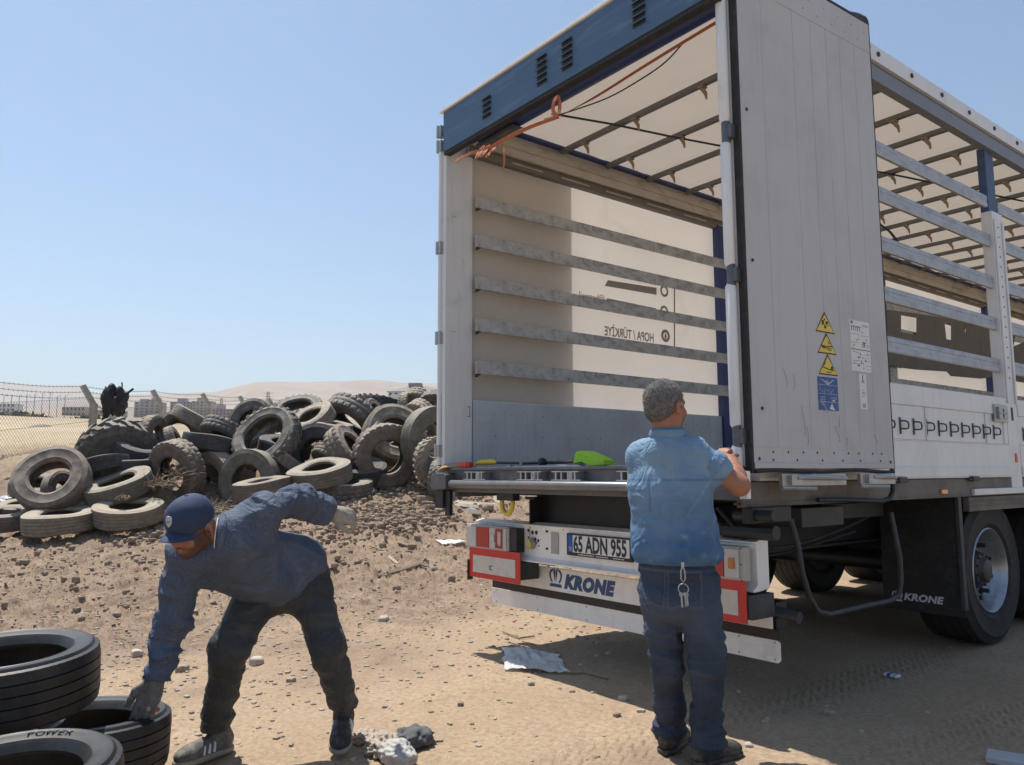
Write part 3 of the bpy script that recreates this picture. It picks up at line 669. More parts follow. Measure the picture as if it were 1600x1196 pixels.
# light bar
m=MB(); m.prism([(.30,.665),(.285,.650),(.262,.640),(.262,.630),(.31,.630),(.40,.64),(.40,.88),(.36,.895),(.285,.880),(.285,.872),(.30,.868)],.04,2.50,0,None,0)
m.v=[(z_,x_,y_) if 0 else (x_,y_,z_) for x_,y_,z_ in m.v]
lb=m.build('light_bar',GLOSSW,TR,bevel=.002)
m=MB()
for x,z,r in((.655,.838,.011),(.70,.826,.015),(.742,.828,.015),(.655,.79,.008),(.70,.79,.006),(.73,.783,.012),(.762,.775,.011),(.745,.76,.006),(.768,.74,.006),(.785,.785,.003),(1.02,.862,.004),(.68,.858,.003),(.8,.862,.003),(1.30,.64,.004),(.8,.64,.006),(1.62,.72,.005)): m.cyl((x,.2995,z),r,.002,1,12)
m.box(.84,.865,.298,.2995,.835,.850); m.box(.84,.865,.298,.2995,.72,.735); m.box(.925,.955,.298,.2995,.72,.82)
m.build('bar_holes',INK,lb)
bx('bar_slot_plate',GALV,(.90,.975,.293,.2975,.70,.84),parent=lb)
m=MB(); m.cyl((.705,.28,.752),.037,.03,1,24); m.build('round_reflector_rim',GALV,lb,bevel=.002); m=MB(); m.cyl((.705,.262,.752),.029,.012,1,24); m.build('yellow_reflector',M('amber_reflector',(.55,.45,.10),.3,col2=(.3,.25,.06),amt=.6,scale=40),lb)
for nm,x0,fl in(('l',.015,1),('r',2.475,-1)):
    X=lambda a:x0+fl*a
    m=MB(); m.box(X(.0),X(.52),.215,.285,.683,.858); t=m.build('tail_light',[HOUS],TR,bevel=.008)
    bx('lamp_bracket',BLACK,(X(.52),X(.60),.225,.299,.69,.852),parent=t,bevel=.006)
    def le(a,b,z0,z1,mt,n='lens',o=0): bx(n,mt,(X(a),X(b),.207-o,.2149-o,z0,z1),parent=t,bevel=.003)
    (le(.02,.11,.70,.845,LENSW),le(.115,.30,.70,.845,LENSR,'red_lens')) if nm=='r' else (le(.02,.14,.70,.845,LENSW),le(.145,.30,.70,.845,LENSR,'red_lens')); le(.305,.50,.70,.845,LENSW); 
    for a,b,z0,z1 in((.385,.40,.705,.84),(.45,.465,.705,.84),(.40,.45,.705,.725),(.40,.45,.82,.84)): le(a,b,z0,z1,LENSR,'red_reflector',.009)
    le(*((.045,.08) if nm=='r' else (.32,.375)),.745,.80,LENSO if nm=='r' else LENSW,'bulb_lens',.009)
    m=MB()
    for a in(.01,.51):
        for z in(.69,.77,.85): m.cyl((X(a),.2135,z),.004,.003,1,8)
    m.build('lamp_screws',INK,t)
# number plate
a,b=onp(885,834,1,.275),onp(985,878,1,.275)
px0=a.x; px1=a.x+.575; pz1=.846; pz0=.706
m=MB(); m.box(px0,px1,.275,.299,pz0,pz1); np_=m.build('licence_plate',BLACK,TR,bevel=.004)
m=MB(); m.box(px0+.02,px1-.015,.2725,.2749,pz0+.022,pz1-.010); pw=m.build('plate_face',PLATEW,np_)
bx('plate_blue_band',EUB,(px0+.02,px0+.062,.2705,.2724,pz0+.022,pz1-.010),parent=np_,bevel=0)
FM=lambda x,z,y=.27:Matrix.Translation((x,y,z))@Matrix.Rotation(R(90),4,'X')
text_mesh('plate_number','65 ADN 955',.137,INK,FM(px0+.068,pz0+.030,.2722),np_,bold=.0042,sx=.655,spacing=1.0)
text_mesh('plate_country','TR',.035,WINK,FM(px0+.024,pz0+.030,.270),np_,sx=.8)
m=MB()
for k in range(30):
    if k in(11,20,21,22): continue
    m.box(px0+.11+k*.0135,px0+.118+k*.0135+.002*(k%3),.2735,.2749,pz0+.008,pz0+.014)
m.build('frame_print',WINK,np_)
# red marker plates
for x0,x1 in((.062,.665),(1.885,2.488)):
    m=MB(); m.box(x0,x1,.215,.222,.478,.69); r=m.build('marker_plate',REDP,TR,bevel=.001)
    bx('marker_centre',CREAMP,(x0+.05,x1-.05,.2125,.2149,.515,.638),parent=r,bevel=0)
    bx('marker_mark',INK,(x0+.255,x0+.262,.2105,.2124,.545,.575),(x0+.262,x0+.29,.2105,.2124,.57,.575),(x0+.262,x0+.29,.2105,.2124,.545,.55),parent=r,bevel=0)
    bx('marker_bracket',STEEL,(x0+.03,x1+.03 if x0>1 else x1-.03,.224,.41,.50,.62),parent=r)
bx('marker_side_bracket',STEEL,(.052,.061,.20,.25,.45,.60))
# underrun board
m=MB(); m.box(.06,2.485,.425,.44,.43,.585); ub=m.build('underrun_board',GLOSSW,TR,bevel=.002)
bx('underrun_strip',M('dark_strip',(.045,.035,.032),.7,var=.2,scale=5),(.06,2.53,.428,.445,.378,.4285),parent=ub)  # dark strip between the upper board and the lower board
m=MB(); m.prism([(.06,.28),(.075,.265),(2.515,.265),(2.53,.28),(2.53,.365),(2.515,.377),(.06,.377)],.424,.432,0,None,1); m.build('lower_board',GLOSSW,ub,bevel=.001)
m=MB()
for x in(.12,.6,1.1,1.6,2.1,2.28,2.5):
    for z in(.282,.365): m.cyl((x,.4225,z),.006,.004,1,8)
m.build('board_screws',GALV,ub)
bx('underrun_beam',CHAS,(.10,2.49,.46,.56,.42,.56),parent=ub)
m=MB(); m.tube([(2.44,.47,.52),(2.62,.47,.50)],.03,10); m.build('beam_end',STEEL,ub,smooth=True)
text_mesh('board_lettering','KRONE',.118,KBLUE,FM(.884,.466,.4235),ub,shear=.25,bold=.0085,sx=1.07,spacing=1.12)
def crown(M4,mat,parent,s=1,name='crown_emblem'):
    m=MB()
    def poly(pts): m.prism([(x*s,z*s) for x,z in pts],0,.0012,0,M4,1)
    m.prism([(x*s,z*s) for x,z in((-.068,-.075),(.068,-.075),(.058,-.052),(-.058,-.052))],0,.0012,0,M4,1)
    def arc(sg):
        o=[];i_=[]
        for a in np.linspace(R(235),R(85),12):
            o.append((sg*(.012-.062*math.cos(a-math.pi)*-1) if 0 else sg*(-.012)+sg*.0,0))
        P=[(-.045,-.045),(-.062,-.020),(-.070,.005),(-.066,.028),(-.050,.045),(-.026,.055)]; Q=[(-.034,.034),(-.048,.022),(-.052,.003),(-.046,-.016),(-.033,-.040)]
        pts=P+Q
        for k in range(5):
            a,b=P[k],P[k+1]; 
        L_=P; R_=[(-.031,-.042),(-.046,-.016),(-.053,.004),(-.050,.020),(-.040,.032),(-.026,.040)]
        for k in range(5): m.add([M4@Vector((sg*x*s,0,z*s)) for x,z in(L_[k],L_[k+1],R_[k+1],R_[k])],[(0,1,2,3)])
    arc(1);arc(-1)
    for pts in(((-.012,.075),(-.002,.04),(-.006,-.045),(-.018,.02)),((.022,.07),(.018,.02),(.004,-.045),(.002,.035)),((-.03,.06),(-.012,.03),(-.010,-.03),(-.022,.02))): m.add([M4@Vector((x*s,0,z*s)) for x,z in pts],[(0,1,2,3)])
    return m.build(name,mat,parent)
crown(Matrix.Translation((.795,.4232,.53)),KBLUE,ub,.95)
# mudflaps with lettering
for x0,x1 in((1.98,2.54),(.02,.58)):
    m=MB(); m.box(x0,x1,2.565,2.575,.25,1.05); f=m.build('mudflap',RUBBER,TR,bevel=.002)
    bx('mudflap_edge',STEEL,(x1-.02 if x0>1 else x0,x1+.005 if x0>1 else x0+.02,2.55,2.60,.30,1.06),parent=f)
    text_mesh('mudflap_lettering','KRONE',.066,WINK,FM(x0+.145,.325,2.5635),f,shear=.25,bold=.003,sx=1.15,spacing=1.06)
    crown(Matrix.Translation((x0+.10,2.563,.350)),WINK,f,.55)
# side guard hoop
m=MB(); m.tube([(2.47,.66,.98),(2.5,.67,.85),(2.5,.70,.70),(2.5,.76,.56),(2.5,.84,.475),(2.5,.95,.45),(2.5,1.3,.455),(2.5,1.62,.455),(2.5,1.74,.48),(2.5,1.78,.56),(2.5,1.78,.71),(2.47,1.76,.98)],.016,10); m.build('side_guard_hoop',STEEL,TR,smooth=True)
m=MB(); m.box(1.95,2.5,.72,1.15,.93,1.04); m.box(1.98,2.2,1.25,2.2,.93,1.03); m.box(2.52,2.58,.16,.5,.98,1.06); m.tube([(2.45,.2,1.02),(2.68,.2,1.02)],.03,10); m.tube([(2.3,.3,.93),(2.62,.3,.93)],.04,10); m.build('underbody_boxes',CHAS,TR,bevel=.005)
# wheels
def tyre_mesh(Rr,rin,w,kind,N=96,seed=0,mats=None):
    h=w/2; rn=random.Random(seed)
    ht=h*.86
    prof=[(rin,-h*.66),(rin+.012,-h*.82),(rin+(Rr-rin)*.16,-h*.90),(rin+(Rr-rin)*.19,-h*.935),(rin+(Rr-rin)*.22,-h*.92),(rin+(Rr-rin)*.48,-h*.985),(rin+(Rr-rin)*.70,-h*.98),(rin+(Rr-rin)*.73,-h*1.0),(rin+(Rr-rin)*.76,-h*.97),(Rr-.022,-h*.90)]
    tp=[]
    if kind=='rib':
        g=.010 if Rr<.45 else .014; nb=5; ww=2*ht/nb
        for k in range(nb):
            a=-ht+k*ww; b=a+ww; gg=g*.55
            if k>0: tp+= [(Rr-.012,a+gg*.3),(Rr-.001,a+gg*.5)]
            else: tp+=[(Rr-.006,a)]
            if k<nb-1: tp+=[(Rr-.001,b-gg*.5),(Rr-.012,b-gg*.3)]
            else: tp+=[(Rr-.006,b)]
    else:
        K=12; tp=[(Rr-(.008 if k in(0,K) else 0),-ht+2*ht*k/K) for k in range(K+1)]
    up=[(r_,-z) for r_,z in prof[::-1]]
    inner=[(rin+.002,h*.56),(rin+(Rr-rin)*.3,h*.84),(rin+(Rr-rin)*.62,h*.88),(Rr-.045,h*.70),(Rr-.032,h*.3),(Rr-.032,-h*.3),(Rr-.045,-h*.70),(rin+(Rr-rin)*.62,-h*.88),(rin+(Rr-rin)*.3,-h*.84),(rin+.002,-h*.56)]
    outer=prof+tp+up; full=outer+inner; k=len(full); n0=len(prof); n1=n0+len(tp)
    if kind=='block': N=160
    V=np.zeros((N,k,3)); P=np.array(full)
    for i in range(N):
        q=2*math.pi*i/N; rr=P[:,0].copy(); zz=P[:,1].copy()
        if kind=='block':
            for j_ in range(n0,n1):
                kk=j_-n0; row=0 if kk<4 else (1 if kk<9 else 2)
                ph=(i+(3 if row==1 else 0)+ (kk if row==1 else 0))%6
                if ph==0 or (kk in(4,8)): rr[j_]-=.016
                elif ph==1 and row!=1: rr[j_]-=.016
            if i%6 in(0,1): rr[n0-1]-=.014; rr[n1]-=.014
        if kind=='rib' and Rr<.45 and i%2==0:
            rr[n0-1]-=.004; rr[n1]-=.004; rr[n0]-=.003; rr[n1-1]-=.003
        V[i,:,0]=rr*math.cos(q);V[i,:,1]=rr*math.sin(q);V[i,:,2]=zz
    i=np.arange(N)[:,None];j=np.arange(k)[None,:]
    F=np.stack([i*k+j,((i+1)%N)*k+j,((i+1)%N)*k+(j+1)%k,i*k+(j+1)%k],-1).reshape(-1,4)
    V=V.reshape(-1,3)
    if seed==0:   # old tyres have sagged and twisted a little
        th=np.arctan2(V[:,1],V[:,0]); V=V*np.stack([1+.016*np.cos(2*th+.4)+.008*np.cos(3*th),1+.016*np.cos(2*th+.4)+.008*np.cos(3*th),1+.06*np.sin(3*th)],-1); V[:,2]+=.010*np.sin(2*th+1)
    if kind=='lug':
        b=MB(); b.v=[tuple(v) for v in V]; b.f=[list(f) for f in F]; b.m=[0]*len(F); n=18 if Rr>.6 else 26; lh=.055 if Rr>.6 else .035
        for s in(-1,1):
            for q in range(n):
                a0_=2*math.pi*(q+(.5 if s>0 else 0))/n; da=2*math.pi/n
                c=[]
                for (t,aa,wd) in((.0,.55,.15),(.5,.25,.16),(1.08,.0,.20)):
                    z=s*h*.95*t*.92; base=Rr-.03-(0.05 if t>1 else 0); top=Rr+lh-(0.02 if t>1 else 0)
                    for r_ in(base,top):
                        for e in(-wd,wd): q_=a0_+da*(aa+e*(1.25 if r_==base else 1)); c.append((r_*math.cos(q_),r_*math.sin(q_),z))
                fs=[]
                for t in(0,1):
                    o=4*t; fs+=[(o,o+1,o+5,o+4),(o+2,o+6,o+7,o+3),(o,o+4,o+6,o+2),(o+1,o+3,o+7,o+5)]
                fs+=[(0,2,3,1),(8,9,11,10)]
                b.add(c,fs)
        me=b.mesh('tyre',mats,smooth=50); return me
    me=npmesh('tyre',V,F,mats,smooth=True)
    smooth_me(me,38); return me
TRUB=M('tyre_running',(.017,.017,.019),.75,var=.25,scale=8,col2=(.06,.052,.045),amt=.5,cut=(.45,.7),bump=.2,bscale=60)
wt=tyre_mesh(.52,.292,.385,'rib',seed=1,mats=TRUB)
def wheel(x,y,out):
    Q=Matrix.Rotation(R(90 if out>0 else -90),4,'Y')
    w=link('wheel',None,TR,loc=(x,y,.52)); w.matrix_parent_inverse=Matrix()
    t=link('tyre',wt,w); t.rotation_euler=(0,R(90*out),0)
    m=MB(); m.lathe([(.292,.13),(.300,.145),(.305,.165),(.296,.172),(.283,.160),(.270,.12),(.262,.10),(.245,.065),(.225,.04),(.20,.035),(.165,.05),(.15,.05),(.15,-.06),(.25,-.10),(.292,-.15)],48,0,Q); m.build('rim',RIM,w,smooth=True)
    m=MB()
    for k in range(10):
        q=2*math.pi*k/10; m.cyl(Q@Vector((.205*math.cos(q),.205*math.sin(q),.065)),.016,.07,0,6); m.cyl(Q@Vector((.205*math.cos(q),.205*math.sin(q),.042)),.026,.02,0,10)
    m.build('wheel_nuts',HUBM,w)
    m=MB(); m.lathe([(.0,.155),(.05,.155),(.075,.15),(.085,.135),(.095,.12),(.118,.115),(.125,.10),(.14,.06),(.15,.03)],32,0,Q); 
    for k in range(10):
        q=2*math.pi*k/10; m.cyl(Q@Vector((.108*math.cos(q),.108*math.sin(q),.12)),.009,.02,0,6)
    m.build('hub',HUBM,w,smooth=True)
for y in(3.13,4.44,5.75):
    for x,o in((2.325,1),(.225,-1)): wheel(x,y,o)
    m=MB(); m.tube([(.2,y,.52),(2.35,y,.52)],.07,14); m.box(.5,.75,y-.12,y+.12,.50,.74); m.box(1.8,2.05,y-.12,y+.12,.50,.74); m.lathe([(.0,-.05),(.19,-.05),(.19,.05),(.0,.05)],20,0,Matrix.Translation((.42,y,.52))@Matrix.Rotation(R(90),4,'Y'));m.lathe([(.0,-.05),(.19,-.05),(.19,.05),(.0,.05)],20,0,Matrix.Translation((2.12,y,.52))@Matrix.Rotation(R(90),4,'Y')); m.build('axle',CHAS,TR,smooth=True)
# things on the deck edge and hanging from the header
ORG=M('orange_webbing',(.40,.135,.065),.8,var=.2,scale=30,bump=.3,bscale=300)
def ribbon(mb,pts,wd,nrm=(0,0,1),th=.003,mi=0,twist=None):
    pts=[Vector(p) for p in pts]; n=len(pts); vs=[]
    for i,p in enumerate(pts):
        t=(pts[min(i+1,n-1)]-pts[max(i-1,0)]).normalized(); nn=Vector(nrm)
        if twist: nn=Matrix.Rotation(twist*i/(n-1)+ (0),3,t)@nn
        s=t.cross(nn).normalized(); u_=s.cross(t).normalized()
        for a,b in((-1,-1),(1,-1),(1,1),(-1,1)): vs.append(p+s*wd/2*a+u_*th/2*b)
    fs=[(0,1,2,3),tuple(4*(n-1)+k for k in(3,2,1,0))]
    for i in range(n-1):
        for k in range(4): fs.append((4*i+k,4*i+4+k,4*i+4+(k+1)%4,4*i+(k+1)%4))
    mb.add(vs,fs,mi)
m=MB()
P=[onp(*q,1,-.05) for q in((712,252),(735,240),(760,234),(790,217),(830,198),(872,183))]+[onp(*q,1,.05) for q in((930,160),(1000,122),(1060,80),(1118,38))]
def smoothpts(P,k=5):
    o=[]
    for i in range(len(P)-1):
        a=P[max(i-1,0)];b=P[i];c=P[i+1];d=P[min(i+2,len(P)-1)]
        for s in range(k):
            t=s/k; o.append(.5*((2*b)+(-a+c)*t+(2*a-5*b+4*c-d)*t*t+(-a+3*b-3*c+d)*t**3))
    return o+[P[-1]]
ribbon(m,smoothpts(P[:6]),.026,(0,-1,.3),.004,twist=1.5); ribbon(m,smoothpts([P[5]]+[onp(*q,1,.215) for q in((930,152),(1000,108),(1060,71),(1118,36))]),.018,(0,-1,.3),.003,twist=.8)
for k,(x,y) in enumerate(((750,238),(758,236),(766,238),(772,232))):
    c=onp(x,y,1,-.06); r_=.045-.006*k; m2=[c+Vector((r_*.6*math.cos(a),.03*math.sin(a),r_*math.sin(a))) for a in np.linspace(0,2*math.pi,12)]; ribbon(m,m2,.03,(0,1,0),.004)
c=onp(873,172,1,-.06); ribbon(m,smoothpts([c+Vector(v) for v in((-.02,0,-.04),(-.03,-.02,.0),(-.01,-.03,.05),(.015,-.02,.07),(.01,0,.03),(0,0,-.03))]),.03,(0,1,0),.004)
c=onp(788,240,1,-.05); ribbon(m,smoothpts([c+Vector(v) for v in((0,0,.06),(.01,-.01,0),(0,0,-.06),(-.02,0,-.12))]),.02,(0,1,0),.002)
m.build('lashing_strap',ORG,label='frayed orange lashing strap knotted and strung under the blue rear header',cat='strap')
CORD=M('black_cord',(.03,.025,.025),.7)
m=MB(); m.tube(smoothpts([onp(*q,2,3.90) for q in((1300,64) if 0 else (1071,63),(1040,97),(1000,125),(950,153),(895,173),(850,187))]),.005,6); m.build('black_cord',CORD,label='thin black cord sagging in a curve under the cream roof tarp',cat='cord')
m=MB(); ribbon(m,[onp(*q,2,3.925) for q in((862,178),(955,194),(1050,214),(1135,230),(1380,270),(1600,315))],.03,(0,0,1),.003); m.build('roof_strap',CORD,label='flat dark strap running lengthways below the roof hoops',cat='strap')
m=MB(); ribbon(m,smoothpts([onp(*q,2,3.92) for q in((1357,325),(1372,348),(1390,362),(1402,378))]),.03,(0,0,1),.003); m.build('roof_strap',CORD,label='short twisted dark strap end dangling from the roof hoops behind the open door',cat='strap')
LIME=M('lime_plastic',(.28,.62,.02),.45,var=.15,scale=12)
c=Vector((1.45,.16,1.31))
m=MB(); m.prism([(-.13,-.02),(-.10,.055),(-.04,.06),(.05,.035),(.14,.0),(.15,-.03),(.02,-.035),(-.05,-.01)],-.045,.045,0,Matrix.Translation(c),1); m.box(-.09,.0,-.048,.048,.02,.028,0,Matrix.Translation(c)@Matrix.Rotation(R(12),4,'Y')); m.build('tool_case',LIME,bevel=.008,label='bright lime green plastic tool case lying on the deck edge beside the man',cat='case')
def item(nm,mat,lab,cat,fn,**kw):
    m=MB(); fn(m); return m.build(nm,mat,label=lab,cat=cat,**kw)
item('ratchet_handle',[YEL,INK],'yellow handle lying flat on the rear deck edge','handle',lambda m:(m.tube([(.32,.10,1.305),(.36,.10,1.31),(.50,.10,1.312),(.56,.1,1.308)],[.012,.02,.02,.010],10),m.tube([(.56,.1,1.306),(.80,.1,1.300)],.008,8,1)),smooth=True)
item('webbing_roll',M('dirty_webbing',(.28,.26,.25),.8,col2=(.45,.25,.08),amt=.7,cut=(.45,.55),scale=8),'dusty grey and yellow strap end folded over the left corner of the deck','strap',lambda m:ribbon(m,smoothpts([Vector(v) for v in((.02,-.03,1.262),(.08,-.02,1.285),(.16,.03,1.295),(.27,.08,1.292),(.34,.08,1.29))]),.05,(0,-.6,.8),.012))
item('red_block',REDP,'small red block on the deck edge near the left pillar','block',lambda m:(m.box(.20,.30,.02,.07,1.278,1.315),m.box(.301,.325,.025,.065,1.278,1.312)),bevel=.004)
item('steel_bar',GALV,'long pale steel bar lying across the rear deck edge','bar',lambda m:(m.tube([(.42,.17,1.268),(1.36,.17,1.272)],.016,10),m.cyl((.62,.17,1.27),.024,.05,0,12)),smooth=True)
item('lashing_rod',BLACK,'dark lashing rod with a round knob beside the steel bar','rod',lambda m:(m.tube([(.70,.22,1.30),(1.38,.22,1.305)],.010,8),m.lathe([(0,-.03),(.025,-.02),(.032,0),(.025,.02),(0,.03)],14,0,Matrix.Translation((.93,.20,1.305))@Matrix.Rotation(R(90),4,'Y'))),smooth=True)

# added dark sheet standing in for shadow patches on the far left curtain
DSH=M('shadow_sheet',(.17,.165,.155),.85,var=.25,scale=3,bump=.3,bscale=4,bdist=.05)
m=MB()
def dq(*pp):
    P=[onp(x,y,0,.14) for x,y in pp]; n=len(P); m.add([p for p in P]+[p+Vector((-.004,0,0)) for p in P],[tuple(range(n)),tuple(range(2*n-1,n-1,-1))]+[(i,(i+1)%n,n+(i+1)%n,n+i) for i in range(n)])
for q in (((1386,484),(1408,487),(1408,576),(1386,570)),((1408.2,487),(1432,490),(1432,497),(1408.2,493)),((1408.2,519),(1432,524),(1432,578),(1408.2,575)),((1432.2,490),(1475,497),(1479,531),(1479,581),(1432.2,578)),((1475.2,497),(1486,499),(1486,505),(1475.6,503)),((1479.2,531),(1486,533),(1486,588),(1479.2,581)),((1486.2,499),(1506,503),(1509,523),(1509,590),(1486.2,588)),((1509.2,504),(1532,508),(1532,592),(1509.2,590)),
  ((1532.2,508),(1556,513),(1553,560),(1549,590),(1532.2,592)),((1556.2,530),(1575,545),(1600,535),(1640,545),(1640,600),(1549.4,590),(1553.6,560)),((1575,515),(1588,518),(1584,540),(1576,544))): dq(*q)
m.build('curtain_shadow_sheet',DSH,label='added dark sheet in place of shadows on the far left curtain, seen between right slats',cat='sheet')

for k,P in enumerate(([(2.1,.35,1.02),(2.2,.5,.86),(2.25,.9,.80),(2.2,1.6,.86),(2.1,2.3,.95)],[(1.9,.4,1.0),(2.05,.6,.78),(2.0,1.2,.72),(2.15,1.9,.84)],[(2.3,.25,1.05),(2.42,.30,.9),(2.40,.45,.80),(2.3,.6,.86)])):
    m=MB(); m.tube(smoothpts([Vector(p) for p in P]),.011,7); m.build('air_hose',RUBBER,TR,smooth=True)
# ---------------- tyre dump ----------------
def dusty(name,col,dust,amt=.85,lo=.25,hi=.8,bump=.3):
    m=M(name,col,.85,var=.3,scale=6,col2=tuple(x*1.7+.02 for x in col),amt=.6,cut=(.42,.65),bump=bump,bscale=45,bdist=.012)
    t=m.node_tree;N=t.nodes;L=t.links;b=N['Principled BSDF']; src=b.inputs['Base Color'].links[0].from_socket
    g=N.new('ShaderNodeNewGeometry'); s=N.new('ShaderNodeSeparateXYZ'); L.new(g.outputs['Normal'],s.inputs[0])
    n=N.new('ShaderNodeTexNoise'); n.inputs['Scale'].default_value=9; n.inputs['Detail'].default_value=7; tc=N.new('ShaderNodeTexCoord'); L.new(tc.outputs['Object'],n.inputs['Vector'])
    a=N.new('ShaderNodeMath'); a.operation='ADD'; L.new(s.outputs[2],a.inputs[0]); 
    c=N.new('ShaderNodeMath'); c.operation='MULTIPLY_ADD'; L.new(n.outputs['Fac'],c.inputs[0]); c.inputs[1].default_value=1.6; c.inputs[2].default_value=-.8; L.new(c.outputs[0],a.inputs[1])
    r=N.new('ShaderNodeMapRange'); r.inputs[1].default_value=lo; r.inputs[2].default_value=hi; r.inputs[4].default_value=amt; L.new(a.outputs[0],r.inputs[0])
    x=N.new('ShaderNodeMix'); x.data_type='RGBA'; x.inputs[7].default_value=(*dust,1); L.new(r.outputs[0],x.inputs[0]); L.new(src,x.inputs[6]); L.new(x.outputs[2],b.inputs['Base Color'])
    return m
TY={ 'grey':dusty('tyre_dusty_grey',(.092,.086,.080),(.31,.275,.23)),'brown':dusty('tyre_dusty_brown',(.125,.102,.086),(.34,.28,.225)),'tan':dusty('tyre_muddy_tan',(.17,.145,.115),(.40,.34,.26)),
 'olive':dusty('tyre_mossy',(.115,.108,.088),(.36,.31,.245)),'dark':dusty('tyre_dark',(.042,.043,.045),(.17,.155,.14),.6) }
TM={}
KND={'R':(.5,.255,.28,'rib'),'B':(.52,.262,.30,'block'),'L':(.74,.14,.46,'lug'),'l':(.58,.36,.30,'lug')}
def tyre_me(kind,mat):
    k=(kind,mat)
    if k not in TM:
        base=[v for q,v in TM.items() if q[0]==kind]
        if base: me=base[0].copy(); me.materials[0]=TY[mat]
        else: me=tyre_mesh(*KND[kind],mats=TY[mat])
        TM[k]=me
    return TM[k]
def tyre(kind,mat,px,py,D,n,Rr=None,label='',group='old tyres dumped in the heap',wf=1,spin=None):
    p=at(px,py,D); n=Vector(n).normalized(); nw=(RT*n.x+UP*n.y-FW*n.z).normalized()
    o=link('tyre',tyre_me(kind,mat),label=label,cat='tyre',group=group,loc=p)
    q=Vector((0,0,1)).rotation_difference(nw); o.rotation_euler=(q@Quaternion((0,0,1),spin if spin is not None else rng.uniform(0,6.28))).to_euler()
    s=(Rr or KND[kind][0])/KND[kind][0]; o.scale=(s*rng.uniform(.985,1.015),s,s*wf); return o
